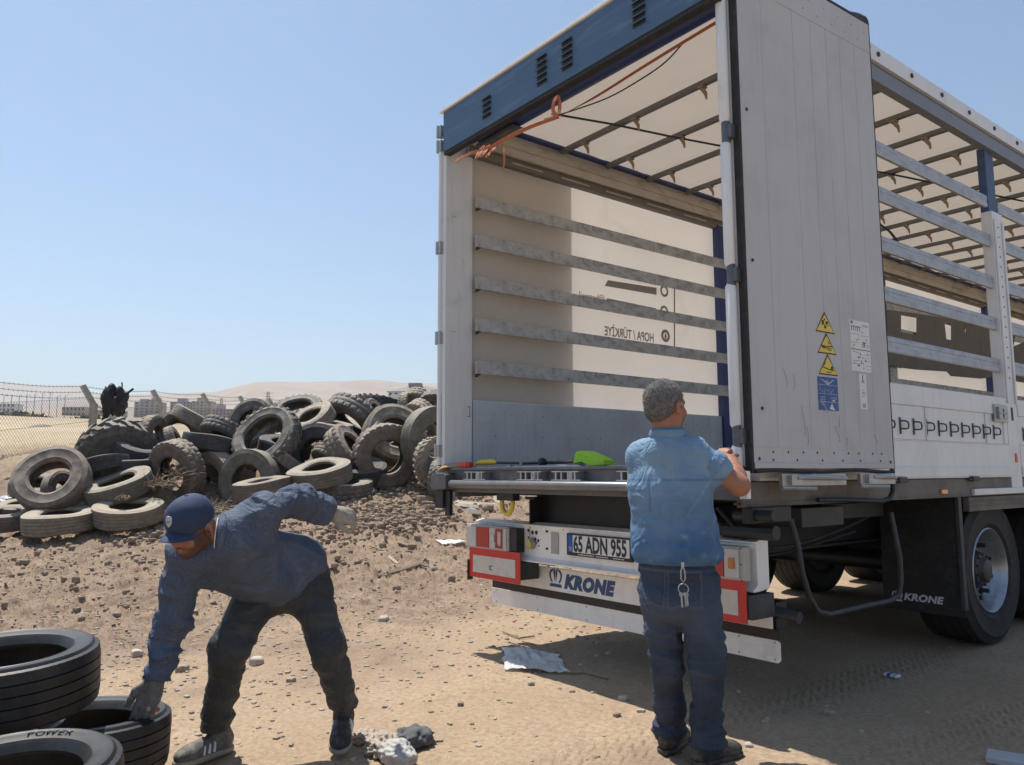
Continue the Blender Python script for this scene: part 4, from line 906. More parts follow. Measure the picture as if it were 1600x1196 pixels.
HEAP=[
('R','brown',82,750,11.7,(.12,.60,.79),.53,'big smooth brown tyre leaning back at the far left end of the heap'),
('R','tan',95,813,11.25,(0,1,.05),.50,'pale flat tyre at the front left, beside the weedy one'),
('R','tan',201,801,11.5,(.03,1,.11),.49,'pale flat tyre with a dry weed clump on its top edge'),
('R','brown',3,811,11.5,(0,1,.05),.47,'reddish flat tyre cut by the left edge of the photo'),
('R','olive',185,761,12.0,(-.20,.95,.24),.50,'pale tilted flat tyre between the leaning brown tyre and the arch'),
('B','brown',276,738,12.6,(-.42,-.16,.90),.53,'half buried upright block tread tyre forming an arch above the cap'),
('R','brown',336,748,12.9,(-.50,-.05,.86),.46,'dark buried tyre arch right of the block tread arch'),
('R','olive',390,752,12.5,(-.25,.12,.95),.50,'wide upright grey green tyre half buried behind the bending man'),
('L','grey',186,716,13.6,(.45,-.30,.80),.66,'huge collapsed tractor tyre with thick slanted lugs'),
('R','grey',205,676,14.3,(.30,.85,-.30),.46,'worn tyre lying on top behind the huge tractor tyre'),
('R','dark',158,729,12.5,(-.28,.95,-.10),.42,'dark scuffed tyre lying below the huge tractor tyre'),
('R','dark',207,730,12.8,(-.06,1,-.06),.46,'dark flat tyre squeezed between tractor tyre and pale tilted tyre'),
('B','brown',241,684,13.9,(1,.08,.12),.40,'upright brown tyre showing only its block tread right of the tractor tyre'),
('R','grey',279,676,14.3,(.35,.45,.82),.40,'rounded grey tyre below the tilted tyre on the crest'),
('R','tan',305,658,14.3,(.45,.84,-.25),.44,'tilted tyre highest on the left half of the heap'),
('B','tan',271,688,13.6,(.90,.35,-.20),.26,'small tread end poking out above the block tread arch'),
('R','dark',328,694,13.2,(.16,.95,-.22),.46,'dark smooth tyre lying under the treaded tyre left of the round lug tyre'),
('B','grey',352,677,13.8,(.28,.78,-.52),.42,'treaded tyre lying just left of the round lug tyre'),
('l','grey',417,684,13.0,(-.30,.56,.77),.56,'round open tyre edged with saw-like lugs at the middle of the heap'),
('R','tan',488,655,14.0,(-.38,.82,.42),.42,'tyre with a pale rim full of dirt lying near the crest'),
('R','grey',394,662,14.6,(-.20,.35,.90),.46,'grey tyre back behind the round lug tyre'),
('l','grey',462,646,15.2,(-.1,.8,.45),.52,'lugged tyre sunk behind the dirt filled pale rim'),
('R','brown',523,669,13.6,(.10,.98,.06),.32,'small oval brown tyre perched above the slanted tread'),
('B','grey',552,658,14.6,(.45,.62,-.62),.60,'broad grey tyre with worn tread across the crest'),
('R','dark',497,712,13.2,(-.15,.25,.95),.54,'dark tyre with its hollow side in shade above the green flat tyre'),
('R','brown',452,728,12.9,(.52,.70,-.35),.36,'brown tyre with straight ribs left of the green flat tyre'),
('B','brown',547,705,13.1,(.74,.62,.12),.50,'leaning tyre whose slanted tread rests against the large upright tyre'),
('B','olive',518,716,13.0,(.35,.75,-.50),.34,'mossy block tread end under the leaning slanted tyre'),
('B','brown',603,713,12.9,(.48,-.02,.88),.55,'large upright brown tyre with a deep round hole in front of the heap'),
('R','tan',616,680,13.7,(.46,.52,.72),.56,'pale open tyre tilted behind the large upright brown tyre'),
('B','grey',578,692,13.6,(-.80,.50,.10),.40,'tread seen between the broad grey tyre and the large upright tyre'),
('R','olive',500,741,12.2,(-.12,.97,.16),.50,'thick mossy flat tyre with a pale top'),
('B','grey',538,764,12.3,(.0,1,.02),.44,'grey flat tyre under the mossy flat tyre'),
('R','brown',413,762,11.9,(-.12,.99,.0),.46,'reddish flat tyre right behind the back of the bending man'),
('R','tan',484,776,12.0,(.0,1,.0),.22,'small tyre end just above the raised arm of the bending man'),
('R','olive',676,688,13.0,(.66,.06,.75),.56,'large mossy upright tyre beside the trailer pillar'),
('l','tan',681,724,12.3,(.78,.12,.62),.40,'sunlit tyre with deep slanted lugs beside the trailer pillar'),
('B','grey',690,752,12.0,(.95,.1,.3),.34,'buried tyre edge below the sunlit lug tyre'),
('l','dark',593,642,16.4,(.16,.90,-.38),.58,'dark lugged tractor tyre highest on the whole heap'),
('l','grey',588,650,15.4,(.78,.55,.20),.36,'small lugged tyre below the highest tractor tyre'),
('B','tan',634,638,15.8,(1,.05,.1),.32,'upright pale tread in front of the white apartment block'),
('B','tan',657,634,16.0,(.35,.60,-.70),.42,'pale treaded tyre leaning below the roof of the white block'),
('B','grey',683,640,15.7,(.20,.45,-.86),.42,'treaded tyre on the crest next to the trailer pillar'),
('B','tan',662,656,15.1,(.62,.48,-.60),.42,'sunlit treaded tyre above the dirt slope by the trailer'),
('B','grey',610,662,14.8,(.2,.7,-.6),.40,'grey treaded tyre right behind the pale open tyre'),
('R','brown',58,762,12.8,(.25,.93,.20),.40,'brown tyre lying flat seen through the hole of the leaning left tyre'),
('R','brown',96,770,12.6,(.9,.3,.2),.34,'upright tyre piece behind the leaning left tyre'),
('R','tan',30,795,12.0,(.1,.95,.1),.30,'little tyre wedged at the left of the big leaning tyre'),
('R','tan',742,788,12.0,(.05,.98,.20),.52,'flat pale tyre seen under the left corner of the trailer'),
('R','olive',826,790,12.3,(.0,1,.10),.50,'flat tyre seen behind the yellow hook under the trailer'),
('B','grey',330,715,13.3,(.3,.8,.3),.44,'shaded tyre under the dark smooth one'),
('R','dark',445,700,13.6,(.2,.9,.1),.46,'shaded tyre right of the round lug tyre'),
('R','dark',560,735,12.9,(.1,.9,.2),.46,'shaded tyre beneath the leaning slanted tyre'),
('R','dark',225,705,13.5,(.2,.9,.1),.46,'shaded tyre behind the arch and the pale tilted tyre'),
]
for k,ma,px,py,D,n,Rr,lab in HEAP: tyre(k,ma,px,py,D,n,Rr,lab)
# near tyres by the bending man
CARM=M('tyre_clean_black',(.013,.013,.015),.5,var=.2,scale=8,col2=(.045,.042,.038),amt=.55,cut=(.45,.68),bump=.15,bscale=120,bdist=.004)
car=tyre_mesh(.338,.218,.235,'rib',N=144,seed=3,mats=CARM)
NEAR=[]
def near(px,py,D,z,rot,lab,scl=1.):
    p=at(px,py,D); p.z=z if z is not None else p.z
    o=link('car_tyre',car,label=lab,cat='tyre',group='loose car tyres beside the bending man',loc=p); o.rotation_euler=rot; o.scale=(scl,scl,scl); NEAR.append(o); return o
near(4,1062,2.98,None,(R(3),R(2),.3),'black car tyre on the left photo edge, highest of the loose stack',.98)
near(131,1159,3.18,None,(R(-2),R(1.5),1.1),'black car tyre the bending man reaches into',.96)
near(-45,1150,3.15,.125,(0,0,2.0),'black car tyre hidden under the highest one of the loose stack',1.0)
near(5,1258,2.36,None,(R(3),R(2),.8),'black car tyre nearest the camera with lettering on its sidewall',.97)
o=NEAR[3]
GREYL=M('sidewall_lettering',(.22,.22,.23),.5)
def arc_text(s,parent,rad,a_start,size,z=.1245):
    a=a_start
    for ch in s:
        wd={'I':.3,'W':1.0,'M':.95,'1':.5,' ':.45}.get(ch,.72)*size
        if ch!=' ':
            M4=Matrix.Rotation(a-wd/2/rad,4,'Z')@Matrix.Translation((0,rad,z-.002))@Matrix.Rotation(0,4,'Z')@Matrix.Rotation(R(-12),4,'X')
            text_mesh('sidewall_letter',ch,size,GREYL,M4,parent,bold=.0006,align='CENTER',extrude=.0015)
        a-=wd/rad
o.rotation_euler=(R(3),R(2),0)
toC=(CAM-o.location); base=math.atan2(toC.y,toC.x)-math.pi/2
arc_text('POWER',o,.262,base+R(180)-R(12),.040)
# ---------------- fence ----------------
CONC=M('concrete_post',(.36,.335,.30),.9,var=.12,scale=6,col2=(.25,.23,.2),amt=.5,bump=.2,bscale=30); WIRE=M('fence_wire',(.14,.13,.125),.6,metal=.3,var=.1)
FT=thing('perimeter_fence','leaning-arm concrete post fence with wire mesh and barbed wire running past the tyre heap','fence')
PX=[(148,603,20),(259,606,24),(327,612,28),(387,617,32),(430,623,36)]
tops=[at(a,b,d) for a,b,d in PX]; st=tops[1]-tops[0]; sv=Vector(((tops[4]-tops[0]).x/4,(tops[4]-tops[0]).y/4,0))
pos=[]
for k in range(-3,7):
    p=tops[0]+sv*k; pos.append(Vector((p.x,p.y,0)))
dirn=sv.normalized(); arm=Vector((-dirn.y,dirn.x,0)); 
if arm.dot(RT)>0: arm=-arm
zt=lambda k:tops[0].z-.45+(tops[4].z-tops[0].z)/4*k
G=[]
for k,p in zip(range(-3,7),pos):
    z0=gz0(p.x,p.y)-.1; z1=zt(k); G.append((p,z0,z1))
    m=MB(); s=.085
    def ring(c,sx,up): 
        return c
    m.tube([(p.x,p.y,z0),(p.x,p.y,z1)],.10,4); m.tube([(p.x,p.y,z1-.04),(p.x+arm.x*.30,p.y+arm.y*.30,z1+.45)],.088,4)
    m.build('concrete_post',CONC,FT,bevel=.01)
for a in(.35,.65,.97):
    m=MB(); pts=[]
    for p,z0,z1 in G: pts.append(Vector((p.x+arm.x*.30*a,p.y+arm.y*.30*a,z1+.45*a)))
    P2=[]
    for q in range(len(pts)-1):
        for s in range(8): t=s/8; v=pts[q].lerp(pts[q+1],t); v.z-=.12*4*t*(1-t)*.5; P2.append(v)
    P2.append(pts[-1]); m.tube(P2,.006,4)
    for q in range(0,len(P2)-1):
        for s in range(3):
            v=P2[q].lerp(P2[q+1],s/3); m.tube([v+Vector((-.02,.01,-.03)),v+Vector((.02,-.01,.03))],.004,3); 
    m.build('barbed_wire',WIRE,FT)
for (p,z0,z1),(q,y0,y1) in zip(G,G[1:]):
    m=MB(); n=40; h=z1-.05-(z0+.1); d=q-p; W_=d.length; c=W_/n
    def pt(u,v): a=u/W_; return Vector((p.x+d.x*a,p.y+d.y*a,z0+.1+(y0-z0)*a+v))
    k=-int(h/c)
    while k<n:
        for sgn in(0,1):
            u0=k*c;u1=u0+h; v0,v1=0,h
            if u0<0: v0=-u0;u0=0
            if u1>W_: v1=h-(u1-W_);u1=W_
            if u1>u0:
                if sgn: A,B=pt(u0,h-v0),pt(u1,h-v1)
                else: A,B=pt(u0,v0),pt(u1,v1)
                m.tube([A,B],.003,3,caps=False)
        k+=1
    for v in(0,.5,1): m.tube([pt(0,h*v),pt(W_,h*v)],.005,3,caps=False)
    m.build('wire_mesh',WIRE,FT)
# crumpled black cloth on the fence
def crumple(name,pts_fn,n,mat,seed,amp,th=.004,**kw):
    pass
def rag(name,c,sx,sy,sz,mat,seed,sub=4,amp=.5,fr=3.,floor=None,**kw):
    bm=bmesh.new(); bmesh.ops.create_icosphere(bm,subdivisions=sub,radius=1)
    co=np.array([v.co for v in bm.verts]); d=fbm(co[:,0]*fr,co[:,1]*fr,co[:,2]*fr,oct=4,seed=seed); rd=1-np.abs(fbm(co[:,0]*fr*.8,co[:,1]*fr*.8,co[:,2]*fr*.8,oct=3,seed=seed+9))*2.2
    k=1+amp*d+amp*.55*rd
    for v,q,kk in zip(bm.verts,co,k): v.co=Vector((q[0]*sx*kk,q[1]*sy*kk,q[2]*sz*kk))
    me=bpy.data.meshes.new(name); bm.to_mesh(me); bm.free(); me.materials.append(mat); me.polygons.foreach_set('use_smooth',[True]*len(me.polygons))
    return link(name,me,loc=c,**kw)
BLK=M('black_cloth',(.012,.013,.018),.7,var=.4,scale=8)
c=at(171,625,20.2)
m=MB()
r0=rag('black_cloth',c,.17,.17,.34,BLK,41,amp=.45,fr=2.2,label='ragged black cloth snagged on the fence beside the first concrete post',cat='cloth'); r0.name='snagged_cloth'
p=rag('cloth_fold',(.0,0,0),.20,.16,.30,BLK,44,amp=.5,fr=2.4,parent=r0); p.location=(RT.x*.27,RT.y*.27,-.05)
m=MB(); rq=random.Random(5)
for k in range(34):
    b=Vector((RT.x*rq.uniform(-.15,.45),RT.y*rq.uniform(-.15,.45),rq.uniform(-.35,.25))); b=RT*rq.uniform(-.16,.44)+Vector((0,0,rq.uniform(-.38,.30))); l=rq.uniform(.08,.26); d=(RT*rq.gauss(0,.6)+Vector((0,0,-1 if rq.random()<.75 else .6))).normalized()
    ribbon(m,[b,b+d*l*.5+FW*.01,b+d*l+RT*rq.uniform(-.05,.05)],rq.uniform(.02,.06),tuple(-FW),.003)
m.build('cloth_strips',BLK,r0)
p=rag('cloth_tail',(.0,0,0),.06,.06,.36,BLK,47,amp=.5,parent=r0); p.location=(-RT.x*.08,-RT.y*.08,-.55)
# ---------------- far buildings ----------------
def building(nm,x0,x1,yt,yb,D,st,nc,wall,win,lab,roof=None,balc=None,setb=None,cat='building'):
    a=at(x0,yt,D); b=at(x1,yt,D); W=(b-a).length; zt=a.z; zb=at(x0,yb,D).z-6; 
    ux=(b-a); ux.z=0; ux.normalize(); uy=Vector((-ux.y,ux.x,0)); 
    if uy.dot(FW)<0: uy=-uy
    T=Matrix(((ux.x,uy.x,0,a.x),(ux.y,uy.y,0,a.y),(0,0,1,0),(0,0,0,1)))
    root=thing(nm,lab,cat,loc=(0,0,0))
    dep=W*.6; m=MB(); m.box(0,W,0,dep,zb,zt,0,T)
    if setb: 
        for u0,u1,h in setb: m.box(W*u0,W*u1,dep*.2,dep*.8,zt,zt+h,0,T)
    m.build('wall',wall,root)
    if roof:
        m=MB(); rh=roof
        m.add([T@Vector(v) for v in((-.5,-.5,zt),(W+.5,-.5,zt),(W+.5,dep,zt),(-.5,dep,zt),(W*.3,dep*.5,zt+rh),(W*.7,dep*.5,zt+rh))],[(0,1,5,4),(1,2,5),(2,3,4,5),(3,0,4),(0,3,2,1)]); m.build('roof',ROOFM,root)
    hs=(zt-zb-6)/st; wm=None
    m=MB(); ww=W/nc*.45; m.box(-ww/2,ww/2,-.12,-.02,-hs*.25,hs*.25); wme=m.mesh('window',win)
    for s in range(st):
        for k in range(nc):
            o=link('window',wme,root); o.matrix_basis=T@Matrix.Translation((W*(k+.5)/nc,0,zb+6+hs*(s+.55)))
    if balc:
        for s in range(st):
            for k in balc:
                m=MB(); m.box(W*(k-.06),W*(k+.06),-1.3,-.02,zb+6+hs*(s+.25),zb+6+hs*(s+.5),0,T); m.build('balcony',wall,root)
    return root
BC=M('building_grey',(.34,.33,.33),.9,var=.1,scale=.3); BW=M('building_white',(.72,.71,.70),.8,var=.04,scale=.3); BT=M('building_beige',(.42,.38,.34),.9,var=.08,scale=.3); WG=M('far_window',(.05,.055,.065),.3,var=.1); ROOFM=M('roof_grey',(.22,.21,.21),.8)
building('office_block',-10,24,631,658,420,4,5,BW,WG,'small white block with dark bays behind bushes at the left photo edge')
building('warehouse',97,133,636,660,420,3,6,BT,WG,'low grey-brown block left of the first fence post')
building('long_shed',139,186,641,656,480,2,6,BC,WG,'long low shed behind the snagged black cloth')
building('apartment_tower',210,250,628,661,520,7,5,BC,WG,'pair of grey apartment towers between the first two fence posts',setb=((.15,.45,2),(.6,.85,3)),balc=(.3,.7))
building('apartment_tower',266,298,628,660,540,7,5,BC,WG,'grey apartment tower just right of the second fence post',setb=((.3,.7,2.5),),balc=(.5,))
building('apartment_tower',300,331,627,660,540,7,5,BT,WG,'beige-grey apartment tower by the third fence post',setb=((.2,.5,2.5),),balc=(.3,.8))
building('unfinished_building',331,377,640,664,430,5,8,BC,WG,'unfinished concrete building with rows of empty window holes',setb=((.1,.3,3),))
building('white_apartment',606,700,612,652,330,4,11,BW,WG,'white apartment building with a grey roof behind the crest of the heap',roof=0,setb=None,balc=(.12,.35,.72))
o=[q for q in COL.objects if q.name.startswith('white_apartment')][0]
m=MB(); a=at(606,612,330);b=at(700,612,330); ux=(b-a).normalized(); W=(b-a).length; uy=Vector((-ux.y,ux.x,0)); 
if uy.dot(FW)<0: uy=-uy
T=Matrix(((ux.x,uy.x,0,a.x),(ux.y,uy.y,0,a.y),(0,0,1,a.z),(0,0,0,1)))
m.add([T@Vector(v) for v in((-.6,-.8,0),(W+.6,-.8,0),(W+.6,14,0),(-.6,14,0),(W*.30,6,2.8),(W*.62,6,2.8))],[(0,1,5,4),(1,2,5),(2,3,4,5),(3,0,4)])
m.box(W*.33,W*.55,2,6,2.2,3.8,0,T); m.build('roof',ROOFM,o)
# pylons and lamp poles
def pylon(px,yt,yb,D,lab):
    c=at(px,yb,D); H=(yb-yt)/F_PX*D; root=thing('power_pylon',lab,'pylon',group='power pylons on the plain')
    m=MB(); wb=H*.14
    for sx in(-1,1):
        for sy in(-1,1): m.tube([c+Vector((sx*wb,sy*wb,-3)),c+Vector((sx*wb*.35,sy*wb*.35,H*.6)),c+Vector((sx*wb*.3,sy*wb*.3,H))],H*.010,3)
    for k in range(7):
        t=k/7; w=wb*(1-.65*min(1,t/.6)); w2=wb*(1-.65*min(1,(t+.14)/.6)); z=H*t; z2=H*(t+.14)
        for s in(-1,1): m.tube([c+RT*(-s*w)+Vector((0,0,z)),c+RT*(s*w2)+Vector((0,0,z2))],H*.007,3)
    m.build('lattice_mast',WIRE,root)
    for t in(.62,.78,.94):
        mm=MB(); mm.tube([c+RT*(-H*.22)+Vector((0,0,H*t)),c+RT*(H*.22)+Vector((0,0,H*t))],H*.012,3); mm.build('cross_arm',WIRE,root)
pylon(418,612,648,380,'near lattice power pylon standing right of the fourth fence post'); pylon(345,622,652,560,'distant pylon above the unfinished building')
for k,x in enumerate((4,16,28,40,52,64,76,88,100)):
    c=at(x,655,330); m=MB(); m.tube([c+Vector((0,0,-2)),c+Vector((0,0,9.5+.3*k%2)),c+Vector((RT.x*1.2,RT.y*1.2,9.9))],.11,4); m.build('lamp_pole',WIRE,label='thin lamp pole in the row of poles on the plain at the left',cat='lamp post',group='row of thin lamp poles on the far plain')
# far shrubs
LEAF=M('far_foliage',(.075,.085,.05),.9,var=.4,scale=1.5,col2=(.13,.13,.09),amt=.6)
for k,(x,y,D,sx,h) in enumerate(((8,662,300,5.5,4.5),(30,660,300,4.5,4),(48,664,260,6.5,3.6),(62,665,260,5,3),(128,668,190,3,2),(140,666,210,4,2.6))):
    c=at(x,y,D); root=thing('shrub',['low dark bush at the very left edge of the plain','grey green bush right of the edge bush','widest dark bush left of the warehouse','small bush at the right end of the bush row','small scrub just left of the first fence post','scrub hidden behind the first fence post'][k],'bush',group='bushes on the far plain')
    V=[];F_=[]
    for q in range(420):
        a=nr.normal(size=3); a/=np.linalg.norm(a); r_=nr.uniform(.55,1.05); p=np.array([a[0]*sx*r_,a[1]*sx*.8*r_,h*.45+a[2]*h*.5*r_]); s=nr.uniform(.25,.6)
        u_=nr.normal(size=3)*s; v_=nr.normal(size=3)*s; b0=len(V); V+=[p-u_,p+v_,p+u_,p-v_]; F_.append((b0,b0+1,b0+2,b0+3))
    me=npmesh('crown',np.array(V)+np.array(c),F_,LEAF,smooth=False); link('crown',me,root)
    m=MB(); m.tube([c+Vector((0,0,-1)),c+Vector((0,0,h*.5))],.15,5); m.build('trunk',WIRE,root)
# bank of spoil on the plain
def mound(name,x0,x1,y,D,h,dep,mat,lab,kind='structure'):
    a=at(x0,y,D);b=at(x1,y,D); n=60;r_=14; u=(b-a); V=[]
    for i in range(n):
        for j in range(r_):
            s=i/(n-1);t=j/(r_-1); e=math.sin(math.pi*s)**.5*math.sin(math.pi*t); p=a.lerp(b,s)+Vector((FWH.x,FWH.y,0))*dep*t
            V.append((p.x,p.y,a.z-.3+h*e*(1+.35*float(vn(s*9,t*3,0,77)))+(b.z-a.z)*0))
    i=np.arange(n-1)[:,None];j=np.arange(r_-1)[None,:]; F=np.stack([i*r_+j,i*r_+j+1,(i+1)*r_+j+1,(i+1)*r_+j],-1).reshape(-1,4)
    link(name,npmesh(name,V,F,mat),kind=kind)
mound('earth_bank',-60,118,683,52,1.1,7,M('spoil',(.26,.225,.18),.95,var=.2,scale=1.5,bump=.5,bscale=6,bdist=.1),'')
# ---------------- gravel, clods, stones ----------------
def lump(n_sub,seed):
    bm=bmesh.new(); bmesh.ops.create_icosphere(bm,subdivisions=n_sub,radius=1)
    co=np.array([v.co for v in bm.verts]); k=1+.38*fbm(co[:,0]*1.1,co[:,1]*1.1,co[:,2]*1.1,oct=2,seed=seed)+.10*fbm(co[:,0]*3,co[:,1]*3,co[:,2]*3,oct=2,seed=seed+5)
    V=co*k[:,None]*(1 if n_sub<2 else 1); V=np.clip(V,-.82+.1*np.sin(seed*2.1),.80+.12*np.cos(seed*1.7)); Fc=np.array([[v.index for v in f.verts] for f in bm.faces]); bm.free(); return V,Fc
LUMPS=[lump(1,s) for s in range(8)]; LUMP2=[lump(2,s+20) for s in range(8)]
def scatter(name,mat,n,region,smin,smax,lab,flat=.6,sink=.35,seed=3,power=2.6,kind='stuff',cat='gravel',LU=None):
    r_=np.random.RandomState(seed); Vs=[];Fs=[];o=0
    X_,Y_=region(r_,n); n=len(X_); Z_=terr(X_,Y_)
    sz=smin+(smax-smin)*r_.uniform(size=n)**power
    for i in range(n):
        V,Fc=(LU or LUMPS)[i%8]; a=r_.uniform(0,6.28); c_,s_=math.cos(a),math.sin(a)
        e=np.array([r_.uniform(.7,1.25),r_.uniform(.6,1.1),flat*r_.uniform(.7,1.2)])*sz[i]
        W=V*e; W=np.stack([W[:,0]*c_-W[:,1]*s_,W[:,0]*s_+W[:,1]*c_,W[:,2]],-1)+np.array([X_[i],Y_[i],Z_[i]+e[2]*(1-2*sink)*.5]); Vs.append(W);Fs.append(Fc+o);o+=len(W)
    link(name,npmesh(name,np.vstack(Vs),np.vstack(Fs),mat,smooth=False),kind=kind,label=lab,cat=cat)
def polar(az0,az1,d0,d1,p=1.,cond=None):
    def f(r_,n):
        a=r_.uniform(az0,az1,n); d=np.exp(r_.uniform(math.log(d0),math.log(d1),n))
        x=CAM.x+d*(FWH.x*np.cos(a)+RTH.x*np.sin(a)); y=CAM.y+d*(FWH.y*np.cos(a)+RTH.y*np.sin(a))
        if cond is not None: k=cond(x,y,r_); x,y=x[k],y[k]
        return x,y
    return f
def stone_mat(name,a,b):
    m=M(name,a,.9,var=.2,scale=14,col2=b,amt=.9,cut=(.4,.6),bump=.25,bscale=50,bdist=.005); return m
ST1=stone_mat('pebble_tan',(.38,.31,.24),(.24,.19,.15)); ST2=stone_mat('clod_brown',(.20,.15,.11),(.30,.23,.17)); ST3=stone_mat('pebble_pale',(.48,.43,.37),(.36,.31,.26))
left=lambda x,y,r_: (x<-.1+r_.normal(size=x.shape)*.8)|(r_.uniform(size=x.shape)<.04)
scatter('gravel',ST1,17000,polar(-R(36),R(10),2.6,13,cond=left),.003,.024,'loose tan gravel strewn over the dirt lot')
scatter('pebbles',ST3,1300,polar(-R(36),R(30),2.4,12,cond=lambda x,y,r_:(x<1.2)|(r_.uniform(size=x.shape)<.35)),.004,.028,'scattered pale pebbles on the dirt',seed=5,power=5)
heapc=lambda x,y,r_: ((x<-2.2)&(r_.uniform(size=x.shape)<sstep(-2.,-6.,x)*.9+.1))
scatter('dirt_clods',ST2,10000,polar(-R(36),R(4),6.5,17,cond=heapc),.008,.060,'brown dirt clods lying around the tyre heap',flat=.85,seed=9,power=6,cat='dirt',LU=LUMP2)
def cl2(r_,n):
    C_=[(-5,1.9,.9),(-5.4,3.4,.8),(-7.4,.6,.5),(-6.2,4.6,.9),(-8,5.2,.8),(-4.6,2.4,.6),(-9.2,6.2,.7),(-7.2,-.2,.35)]; k=r_.randint(0,len(C_),n); C_=np.array(C_)
    return C_[k,0]+r_.normal(size=n)*C_[k,2]*.55, C_[k,1]+r_.normal(size=n)*C_[k,2]*.55
scatter('soil_crumbs',ST2,9000,cl2,.008,.055,'crumbled brown soil heaped against the tyres',flat=.9,seed=12,sink=.1,cat='dirt',LU=LUMP2,power=4.5)
# counted stones
BIG=[(400,1040,.055,'squarish pale stone between the legs of the bending man',3),(665,788,.16,'large round brown boulder lying under the tyre slope',2),(762,798,.11,'round tan stone left of the yellow hook',1),(600,972,.045,'pale stone in the gravel left of the trailer board',3),(455,1068,.03,'small stone right of the shin of the bending man',1),
 (975,1099,.028,'flat pale stone at the edge of the trailer shadow',3),(965,1130,.02,'little brown stone in the sun below the trailer shadow edge',2),(830,1078,.024,'grey stone in the sand below the plastic sack',1),(1295,1118,.034,'grey stone in the trailer shadow',1),(720,1106,.022,'small stone in the sand left of the plastic sack',2),(1170,1170,.02,'pebble in the strip of sun by the standing man',3),(500,830,.05,'brown stone in the rubble at mid left',2),(213,1025,.05,'pale rock right of the highest loose tyre',3),(285,1048,.045,'broken rock left of the shin of the bending man',1),(305,870,.05,'pale stone below the cap brim',3),
 (255,838,.06,'brown stone at the foot of the pale flat tyres',2),(165,827,.07,'brown rock in front of the pale flat tyres',2),(183,822,.05,'second rock in front of the pale flat tyres',1),(640,835,.06,'brown lump in the rubble right of the raised glove',2)]
for k,(px,py,s,lab,mt) in enumerate(BIG):
    d=FW+RT*((px-800)/F_PX)-UP*((py-598)/F_PX); t=1.5
    while t<40:
        p=CAM+d*t
        if p.z<gz0(p.x,p.y): break
        t+=.06
    V,Fc=lump(3,60+k); V=V*np.array([s*1.15,s*.9,s*.7]); a=k*1.3; V=np.stack([V[:,0]*math.cos(a)-V[:,1]*math.sin(a),V[:,0]*math.sin(a)+V[:,1]*math.cos(a),V[:,2]],-1)
    link('stone',npmesh('stone',V,Fc,[ST1,ST1,ST2,ST3][mt],smooth=True),label=lab,cat='stone',group='single stones on the dirt',loc=(p.x,p.y,gz(p.x,p.y)+s*.3))
def gp(px,py,dz=0):
    d=FW+RT*((px-800)/F_PX)-UP*((py-598)/F_PX); t=1.5
    while t<60:
        p=CAM+d*t
        if p.z<gz0(p.x,p.y): break
        t+=.05
    t-=.06
    while t<60:
        p=CAM+d*t
        if p.z<gz(p.x,p.y): break
        t+=.015
    return Vector((p.x,p.y,gz(p.x,p.y)+dz))
# dry weed stems
WEED=M('dry_stems',(.24,.185,.125),.9,var=.3,scale=8)
def weed(px,py,D,s,n,lab,seed=1,up=1.,group='dry weed clumps among the tyres'):
    c=at(px,py,D); r_=random.Random(seed); m=MB()
    for k in range(n):
        b=c+Vector((r_.gauss(0,s*.35),r_.gauss(0,s*.35),r_.gauss(0,s*.12))); d=Vector((r_.gauss(0,1),r_.gauss(0,1),abs(r_.gauss(.5,.6))*up)).normalized(); l=s*r_.uniform(.3,.9); q=b+d*l*.5+Vector((r_.gauss(0,.02),0,0)); m.tube([b,q,b+d*l+Vector((0,0,-.03))],[.008,.006,.003],3,caps=False)
    m.build('dry_weed',WEED,label=lab,cat='weed',group=group)
weed(252,757,11.9,.30,90,'dry weed clump in the opening of the block tread arch',1); weed(285,742,12.3,.28,90,'dry brush spilling through the tyre arch',2); weed(193,778,11.3,.10,60,'small grey weed tuft on the pale flat tyre',3)
weed(645,665,14.4,.32,90,'dry brush on the dirt slope right of the pale open tyre',4); weed(655,690,13.8,.30,80,'dry brush between the two upright tyres by the trailer',5); weed(420,640,14.6,.25,70,'dry brush on the crest behind the lug tyre',6); weed(520,690,13.4,.2,50,'dry brush under the small oval tyre',7); weed(330,795,11.8,.3,70,'dry brush in front of the dark buried arch',8)
# litter
PLAS=M('plastic_film',(.72,.73,.74),.35,var=.05,scale=10,col2=(.5,.48,.45),amt=.4,translucent=.25); CLOTH=M('pale_rag',(.40,.33,.27),.9,var=.15,scale=20,bump=.2,bscale=200); GRAG=M('grey_rag',(.10,.10,.105),.9,var=.35,scale=12); WOOD=M('pale_wood',(.46,.37,.26),.8,var=.15,scale=20)
def sheet(name,corners,mat,lab,cat,seed,amp=.03,nu=46,nv=26,**kw):
    A,B,C_,D_=[np.array(gp(*q)) for q in corners]
    u,v=np.meshgrid(np.linspace(0,1,nu),np.linspace(0,1,nv),indexing='ij'); u=u.ravel();v=v.ravel()
    P=(A[None]*(1-u)[:,None]+B[None]*u[:,None])*(1-v)[:,None]+(D_[None]*(1-u)[:,None]+C_[None]*u[:,None])*v[:,None]
    e=1-np.abs(fbm(u*4,v*3.2,0,oct=3,seed=seed))*2; jx=vn(u*6,v*5,2,seed)*.02
    ed=np.sqrt(np.maximum(0,np.sin(np.pi*u)))*np.sqrt(np.maximum(0,np.sin(np.pi*v)))
    V=np.stack([P[:,0]+jx,P[:,1]+jx*.5,P[:,2]+.006+np.maximum(0,amp*e)*(.35+.65*ed)],-1)
    i=np.arange(nu-1)[:,None];j=np.arange(nv-1)[None,:]; F=np.stack([i*nv+j,i*nv+j+1,(i+1)*nv+j+1,(i+1)*nv+j],-1).reshape(-1,4)
    return link(name,npmesh(name,V,F,mat),label=lab,cat=cat,**kw)
